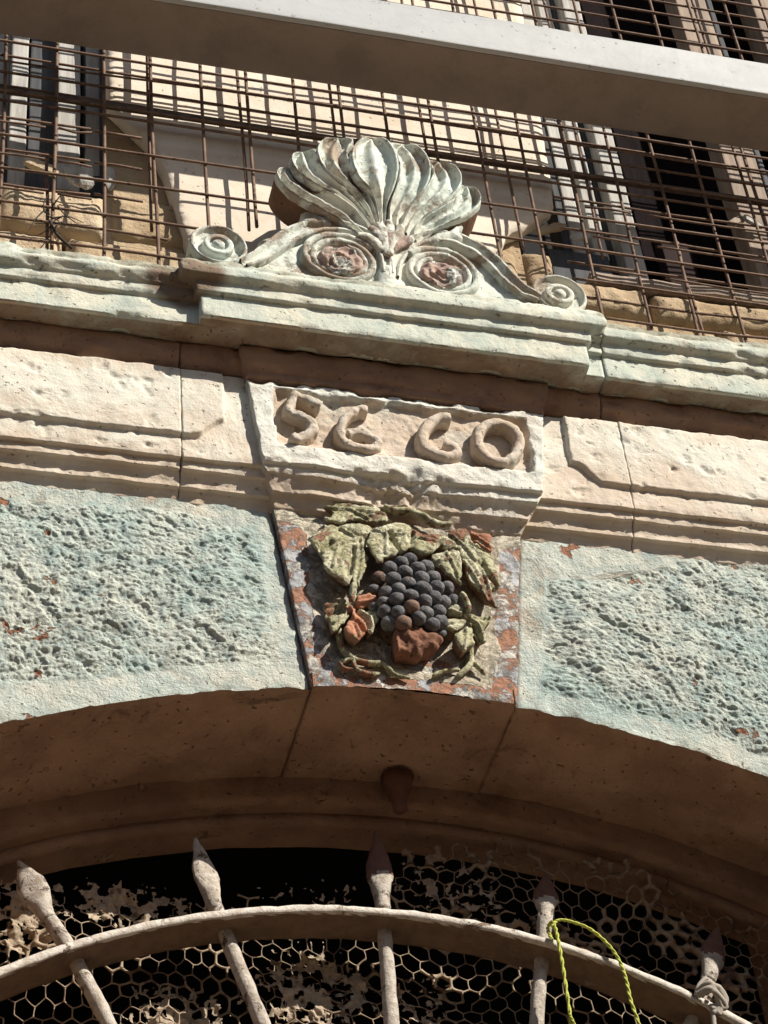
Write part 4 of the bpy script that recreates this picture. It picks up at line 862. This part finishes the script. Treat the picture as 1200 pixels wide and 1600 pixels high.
# ------------------------------------------------------------------ steel mesh in front of the upper wall
def bar(parent, pts, r, mat='rebar', wob=0.003, name='bar'):
    p = np.asarray(pts, float); n = max(3, int(np.linalg.norm(p[-1] - p[0]) / 0.035)); t = np.linspace(0, 1, n)
    P = p[0] + (p[-1] - p[0]) * t[:, None]; ph = random.random() * 50
    P[:, 1] += wob * vnoise(np.stack([t * 4 + ph, t * 0 + ph, t * 0], -1)); s = wob * vnoise(np.stack([t * 4 + ph, t * 0 + 9.0, t * 0 + ph], -1))
    if abs(p[-1][2] - p[0][2]) > abs(p[-1][0] - p[0][0]): P[:, 0] += s
    else: P[:, 2] += s
    V, F = tube_geo(P, r, 6); return mesh_obj(name, V, F, M[mat], parent)
YM = -0.010
MESH = thing('steel_mesh', (0, YM, 0.46), 'rusty welded steel mesh screening the windows above the cornice', 'security mesh')
x0 = at(83, 290, YM)[0]; sp = 0.0885
bots = {387: 0.575, 455: 0.62}
for i in range(-3, 18):
    x = x0 + sp * i; zb = 0.44
    if i == 4: zb = at(393, 352, YM)[2]
    elif i == 5: zb = 0.585
    elif 6 <= i <= 8: zb = 0.60
    bar(MESH, [(x + random.uniform(-.003, .003), YM, zb), (x + random.uniform(-.003, .003), YM, 2.3)], 0.0033)
for j in range(14):
    z = at(110, 380, YM)[2] - 0.012 + 0.0925 * j
    if z < 0.64: 
        bar(MESH, [(XL, YM - 0.006, z), (-0.30 + 0.1 * random.random(), YM - 0.006, z)], 0.0027); bar(MESH, [(0.43 - 0.03 * j, YM - 0.006, z), (XR, YM - 0.006, z)], 0.0027)
    elif z < 0.70:
        bar(MESH, [(XL, YM - 0.006, z), (at(462, 300, YM)[0], YM - 0.006, z)], 0.0027); bar(MESH, [(0.36, YM - 0.006, z), (XR, YM - 0.006, z)], 0.0027)
    else: bar(MESH, [(XL, YM - 0.006, z + random.uniform(-.003, .003)), (XR, YM - 0.006, z + random.uniform(-.003, .003))], 0.0027)
MES2 = thing('steel_mesh', (0, YM + 0.012, 0.46), 'second broken sheet of thin steel mesh lapped behind the main mesh', 'security mesh')
for i, (x, za, zb_) in enumerate([(x0 - 0.007, 0.44, 0.80), (x0 + 0.17, 0.62, 1.75), (x0 + sp * 4 - 0.011, 0.66, 1.75), (x0 + sp * 6 - 0.009, 0.7, 1.75), (x0 + sp * 8 - 0.012, 0.7, 1.75), (at(772, 130, YM)[0], 0.72, 1.75),
                                  (at(905, 180, YM)[0] - 0.012, 0.72, 1.75), (at(1028, 340, YM)[0] + 0.035, 0.44, 0.80), (at(1165, 215, YM)[0] - 0.012, 0.75, 1.75), (x0 - 2 * sp - 0.01, 0.5, 1.75)]):
    bar(MES2, [(x, YM + 0.012, za), (x + random.uniform(-.006, .006), YM + 0.012, zb_)], 0.0031)
for j in range(15):
    z = at(110, 304, YM)[2] - 0.17 + 0.0925 * j
    segs = [(XL, at(142, 200, YM)[0]), (at(148, 200, YM)[0], at(222, 210, YM)[0])] if 0.62 < z < 0.88 else [(XL, -0.33)]
    segs += [(at(870, 320, YM)[0], XR)]
    if z > 0.88: segs = [(XL, XR)]
    for a, b in segs: bar(MES2, [(a, YM + 0.006, z), (b, YM + 0.006, z + random.uniform(-.004, .004))], 0.0025)
for j in range(7):
    z = 0.655 + 0.0925 * j
    for a, b in ([(XL, at(70, 200, YM)[0]), (at(90, 200, YM)[0], at(142, 220, YM)[0]), (at(905, 300, YM)[0], at(985, 350, YM)[0]), (at(1000, 300, YM)[0], XR)] if z < 0.9 else [(XL, XR)]):
        bar(MES2, [(a, YM - 0.012, z), (b, YM - 0.012, z)], 0.0021)
zf = at(600, 225, YM)[2]
V, F = box_geo(XL, XR, YM + 0.002, YM + 0.010, zf - 0.006, zf + 0.006); mesh_obj('flat_bar', V, F, M['rebar_shaded'], MESH, smooth=False)
# twigs caught in the mesh
parts = []; c0 = at(82, 338, YM - 0.012)
for k in range(13):
    a = random.uniform(0, 6.28); l = random.uniform(0.02, 0.075); p = c0 + np.array([random.gauss(0, .012), random.gauss(0, .006), random.gauss(0, .018)])
    q = p + np.array([math.cos(a) * l, random.gauss(0, .012), math.sin(a) * l]); md = (p + q) / 2 + rng.normal(0, 0.006, 3); parts.append(tube_geo(catmull([p, md, q], 4), np.linspace(0.0016, 0.0006, 9), 5))
c1 = at(95, 378, YM - 0.012)
parts.append(tube_geo(catmull([at(78, 345, YM - .012), at(88, 365, YM - .016), at(112, 388, YM - .012)], 6), 0.0028, 6))
V, F = join(parts); tag(mesh_obj('twig_bundle', V, F, M['twig']), 'small tangle of dry dark twigs caught in the mesh above the cornice', 'twigs')

# ------------------------------------------------------------------ grey beam across the front
YBM = -0.178; zb = at(600, 50, YBM)[2]; zt = at(950, 58, YBM)[2]; ybk = YBM + 0.132
BEAM = thing('angle_beam', (0.05, YBM, zb), 'grey painted angle beam running across above the palmette', 'beam')
box_obj('web', XL - 0.3, XR + 0.3, YBM, YBM + 0.012, zb, zt, M['beam'], BEAM, 0.003, 0.0012, 0.05)
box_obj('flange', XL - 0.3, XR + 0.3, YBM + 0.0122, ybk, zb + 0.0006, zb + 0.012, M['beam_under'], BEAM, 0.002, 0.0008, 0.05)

# ------------------------------------------------------------------ iron fanlight grille
GRI = thing('fanlight_grille', (0.0, 0.2, -0.78), 'chipped white iron fan grille with spade tipped bars inside the arch', 'grille')
YG0, YG1 = 0.165, 0.232
rp = ats([(0, 1520), (100, 1470), (200, 1437), (350, 1421), (500, 1414), (600, 1418), (700, 1430), (850, 1465), (1000, 1520), (1100, 1560), (1190, 1600)], YG0)
B_ = np.stack([2 * rp[:, 0], 2 * rp[:, 2], np.ones(len(rp))], -1); sl = np.linalg.lstsq(B_, rp[:, 0] ** 2 + rp[:, 2] ** 2, rcond=None)[0]
RX, RZ = sl[0], sl[1]; RR = math.sqrt(sl[2] + RX * RX + RZ * RZ)
th = np.linspace(-0.85, 0.85, 160); prof = resample(np.array([(0, YG1), (0, YG0 + .003), (-0.003, YG0), (-0.011, YG0), (-0.013, YG0 + 0.003), (-0.013, YG1), (0, YG1)]), 0.005); rust_y = YG0 + 0.006
P = np.zeros((len(prof), 160, 3))
for i, (r, y) in enumerate(prof): P[i, :, 0] = RX + (RR + r) * np.sin(th); P[i, :, 1] = y; P[i, :, 2] = RZ + (RR + r) * np.cos(th)
q = P.copy(); P[..., 1] += fbm(q, 70, 3) * 0.0018; P[..., 2] += fbm(q, 60, 3, off=9) * 0.0018; P[-1] = P[0]
hoop = grid_obj('hoop', P, M['hoop_shaded'], GRI)
ke = [i for i, (r, y) in enumerate(prof) if y < YG0 + 0.0115]; E_ = P[ke[0]:ke[-1] + 1].copy(); E_[..., 1] -= 0.0012; E_[..., 0] = RX + (E_[..., 0] - RX) * 1.0; grid_obj('front_edge', E_, M['ring'], hoop)
YR = 0.205
def rod(pxs, tip, base_w, mat='rod', twist=0.0, tipmat='rod'):
    w = ats(pxs, YR); w2 = resample(w, 0.012); 
    V, F = tube_geo(w2, 0.0110 * (1 + 0.06 * fbm(w2, 30, 2)), 12, rough=0.0016, rfreq=60); r = mesh_obj('rod', V, F, M['rod'], GRI)
    # flattened leaf-shaped end
    a = w[0]; d = np.array(at(*tip, YR)) - a; L = np.linalg.norm(d); d /= L; t = np.linspace(-0.12, 1.0, 22)
    wd = np.interp(t, [-0.12, 0.1, 0.35, 0.55, 0.8, 1.0], [0.0105, 0.0125, 0.0205, 0.0195, 0.0095, 0.0022]) * base_w; C = a + d[None] * (t * L)[:, None]
    sd = np.cross(d, [0, -1, 0]); sd /= np.linalg.norm(sd); n = 14; ph = np.linspace(0, 2 * np.pi, n, endpoint=False); ca, sa = math.cos(twist), math.sin(twist)
    V = []; F = []
    for k in range(len(t)):
        tk = np.interp(t[k], [-0.12, 0.15, 0.5, 1], [0.0115, 0.011, 0.0065, 0.003])
        for h in ph:
            u = wd[k] * math.cos(h); v = tk * math.sin(h); V.append(C[k] + sd * (u * ca - v * sa) + np.array([0, -1, 0]) * (u * sa + v * ca))
    V = np.array(V); V += np.stack([fbm(V, 60, 3, off=s) for s in (1, 5, 9)], -1) * 0.0022
    for k in range(len(t) - 1):
        for h in range(n): h2 = (h + 1) % n; F.append((k * n + h, k * n + h2, (k + 1) * n + h2, (k + 1) * n + h))
    F.append(tuple(range(n))[::-1]); F.append(tuple((len(t) - 1) * n + h for h in range(n)))
    o = mesh_obj('spade_tip', V, F, M['rod'], r)
    if tipmat != 'rod':
        o.data.materials.append(M[tipmat])
        for p in o.data.polygons:
            if min(p.vertices) // n >= 9 + (p.index % n in (2, 3, 7)) - (p.index % n in (5, 10)): p.material_index = 1
    return r
rod([(72, 1428), (112, 1490), (170, 1600), (190, 1640)], (28, 1345), 1.1, twist=0.3)
rod([(334, 1412), (360, 1480), (410, 1600), (425, 1640)], (305, 1310), 1.0, twist=-0.3)
rod([(597, 1410), (604, 1500), (612, 1600), (615, 1640)], (588, 1300), 1.0, twist=0.2, tipmat='spade_rust')
rod([(852, 1430), (846, 1500), (838, 1600), (836, 1640)], (853, 1365), 0.95, twist=0.2, tipmat='spade_rust')
rod([(1108, 1525), (1095, 1570), (1075, 1610), (1062, 1640)], (1122, 1448), 1.0, twist=-0.2, tipmat='spade_rust')
# knob hanging from the frame behind the keystone
kb = at(622, 1232, 0.21)
V, F = tube_geo([kb + np.array([0, 0, 0.02]), kb, kb + np.array([0, 0, -0.012]), kb + np.array([0, 0, -0.025]), kb + np.array([-.001, 0, -0.042]), kb + np.array([-.001, 0, -0.046])], [0.026, 0.022, 0.013, 0.012, 0.011, 0.005], 14, rough=0.003)
tag(mesh_obj('iron_peg', V, F, M['spade_rust']), 'short rusty iron peg hanging under the keystone soffit', 'peg')

# ------------------------------------------------------------------ wire netting behind the grille
def netting(name, label, Y, x_a, x_b, z_a, ztopf, cell, rbase, dust, mat='wire', seed=0.0):
    s = cell / math.sqrt(3); seen = set(); segs = []
    key = lambda p: (round(p[0] * 4000), round(p[1] * 4000))
    for r in range(int((0.0 - z_a) / (1.5 * s)) + 2):
        for c in range(int((x_b - x_a) / cell) + 2):
            cx = x_a + cell * (c + 0.5 * (r % 2)); cz = z_a + 1.5 * s * r
            vs = [(cx + s * math.sin(math.radians(60 * k)), cz + s * math.cos(math.radians(60 * k))) for k in range(6)]
            for k in range(6):
                a, b = vs[k], vs[(k + 1) % 6]; kk = tuple(sorted((key(a), key(b))))
                if kk in seen: continue
                seen.add(kk); mx, mz = (a[0] + b[0]) / 2, (a[1] + b[1]) / 2
                if mz > ztopf(mx) or mx > x_b or random.random() < 0.035: continue
                segs.append([(a[0] + (b[0] - a[0]) * t, Y, a[1] + (b[1] - a[1]) * t) for t in (0, 0.5, 1)])
    Q = np.array(segs)
    Q2 = Q + np.stack([vnoise(Q * 9 + o + seed) for o in (0, 31, 67)], -1) * np.array([.011, .022, .011]) + np.stack([vnoise(Q * 60 + o + seed) for o in (5, 37, 77)], -1) * np.array([.0030, .0035, .0030])
    md = Q[:, 1]; dn = dust(md[:, 0], md[:, 2]); rn = rbase * (1 + dn * np.maximum(0, 0.4 + 3.0 * vnoise(md * 22 + seed)))
    parts = [tube_geo(catmull(q, 2), r * np.array([1.3, 1, .85, 1, 1.3]), 5, caps=False) for q, r in zip(Q2, rn)]
    V, F = join(parts); o = mesh_obj(name, V, F, M[mat]); tag(o, label, 'wire netting'); return o
def top_left(x):
    px = [-0.9, -0.52, -0.44, -0.33, -0.24, -0.17, -0.05, 0.02, 0.06, 0.9]
    pz = [-.60, -.575, -.60, -.605, -.575, -.585, -.575, -.56, -.44, -.44]
    return min(float(np.interp(x, px, pz)) + 0.02 * math.sin(x * 60), AZ + math.sqrt((AR - 0.068) ** 2 - (x - AX) ** 2))
netting('wire_netting', 'torn dusty hexagonal wire netting stretched behind the iron grille', 0.262, -0.8, 0.9, -1.35, top_left, 0.0262, 0.00095, lambda x, z: 0.8 + 1.6 * (x > 0.03) * (z > -0.66) + 1.2 * (x < -0.42) * (z > -0.72))
# clots of dust and fibre on the netting
VV = []; FF = []
for (cx, cy, rx, ry, thr) in [(495, 1570, 95, 70, -0.12), (200, 1415, 120, 30, -0.08), (35, 1450, 60, 60, -0.15), (270, 1590, 80, 44, -0.05), (650, 1560, 60, 50, 0.15), (520, 1395, 55, 24, 0.2), (440, 1398, 60, 18, 0.2), (705, 1400, 110, 50, 0.12)]:
    c = at(cx, cy, 0.256); hx = rx / 1000 * 1.3; hz = ry / 700 * 1.3; st = 0.0016
    X, Z = np.meshgrid(np.arange(c[0] - hx, c[0] + hx, st), np.arange(c[2] - hz, c[2] + hz, st)); P = np.stack([X, np.full_like(X, c[1]), Z], -1)
    g_ = ((X - c[0]) / hx) ** 2 + ((Z - c[2]) / hz) ** 2
    f = 0.62 * ridge(P, 60, 3, off=cx * 0.1) + 0.40 * fbm(P, 95, 3, off=7.0) - 0.75 * g_ - thr - 0.08
    P[..., 1] += 0.014 * fbm(P, 30, 3, off=21.0) + 0.006 * fbm(P, 110, 2, off=41.0); P[..., 0] += 0.003 * fbm(P, 80, 2, off=51.0); P[..., 2] += 0.003 * fbm(P, 80, 2, off=61.0)
    k = f > 0.0; nz, nx = X.shape; idx = np.arange(nz * nx).reshape(nz, nx) + len(VV)
    q = (k[:-1, :-1] & k[1:, :-1] & k[:-1, 1:] & k[1:, 1:]); VV += P.reshape(-1, 3).tolist()
    a = np.stack([idx[:-1, :-1], idx[:-1, 1:], idx[1:, 1:], idx[1:, :-1]], -1)[q]; FF += a.tolist()
used = sorted({i for f in FF for i in f}); mp = {u: n for n, u in enumerate(used)}
tag(mesh_obj('dust_webs', [VV[u] for u in used], [[mp[i] for i in f] for f in FF], M['web']), kind='stuff')

# ------------------------------------------------------------------ cord and tied cloth on the hoop
def strand(pts, r, mat, name, label, cat, Y):
    c = catmull(np.array([at(p[0], p[1], Y + (p[2] if len(p) > 2 else 0)) for p in pts]), 10); n = len(c); t = np.arange(n) * 0.9; gs = []
    for ph in (0, math.pi):
        o = c.copy(); o[:, 0] += np.cos(t + ph) * r * 0.55; o[:, 1] += np.sin(t + ph) * r * 0.55; gs.append(tube_geo(o, r * 0.72, 6))
    return gs
gs = strand([(893, 1640), (892, 1598), (884, 1540), (876, 1490), (869, 1455), (862, 1440), (856, 1452, .01), (862, 1468, 0.0)], 0.0025, 'cord', '', '', '', 0.155)
gs += strand([(862, 1448), (872, 1438), (892, 1440), (922, 1452), (950, 1476), (968, 1502), (978, 1530), (986, 1565), (1000, 1605), (1008, 1640)], 0.0025, 'cord', '', '', '', 0.155)
gs += strand([(890, 1585), (897, 1600), (906, 1625)], 0.002, 'cord', '', '', '', 0.152)
V, F = join(gs); tag(mesh_obj('yellow_cord', V, F, M['cord']), 'bright yellow green twisted cord looped over the iron hoop', 'cord')
parts = []
for k in range(9):
    a = at(1095 + random.uniform(-8, 8), 1552 + random.uniform(-6, 6), 0.155); b = at(1128 + random.uniform(-8, 8), 1562 + random.uniform(-8, 12), 0.150); c = at(1118 + random.uniform(-14, 14), 1580 + random.uniform(-6, 14), 0.152)
    parts.append(tube_geo(catmull([a, (a + b) / 2 + np.array([0, -0.012, 0.01]), b, c], 6), 0.0042, 7, (1, .7), rough=0.001))
parts.append(tube_geo(catmull(ats([(1112, 1570), (1115, 1595), (1118, 1640)], 0.155), 5), 0.004, 7, rough=0.001)); parts.append(tube_geo(catmull(ats([(1088, 1555), (1092, 1540), (1104, 1530), (1112, 1545), (1108, 1560)], 0.16), 5), 0.0035, 7))
V, F = join(parts); tag(mesh_obj('tied_cloth', V, F, M['rag']), 'grey scrap of cloth knotted round the iron hoop beside the yellow cord', 'cloth')
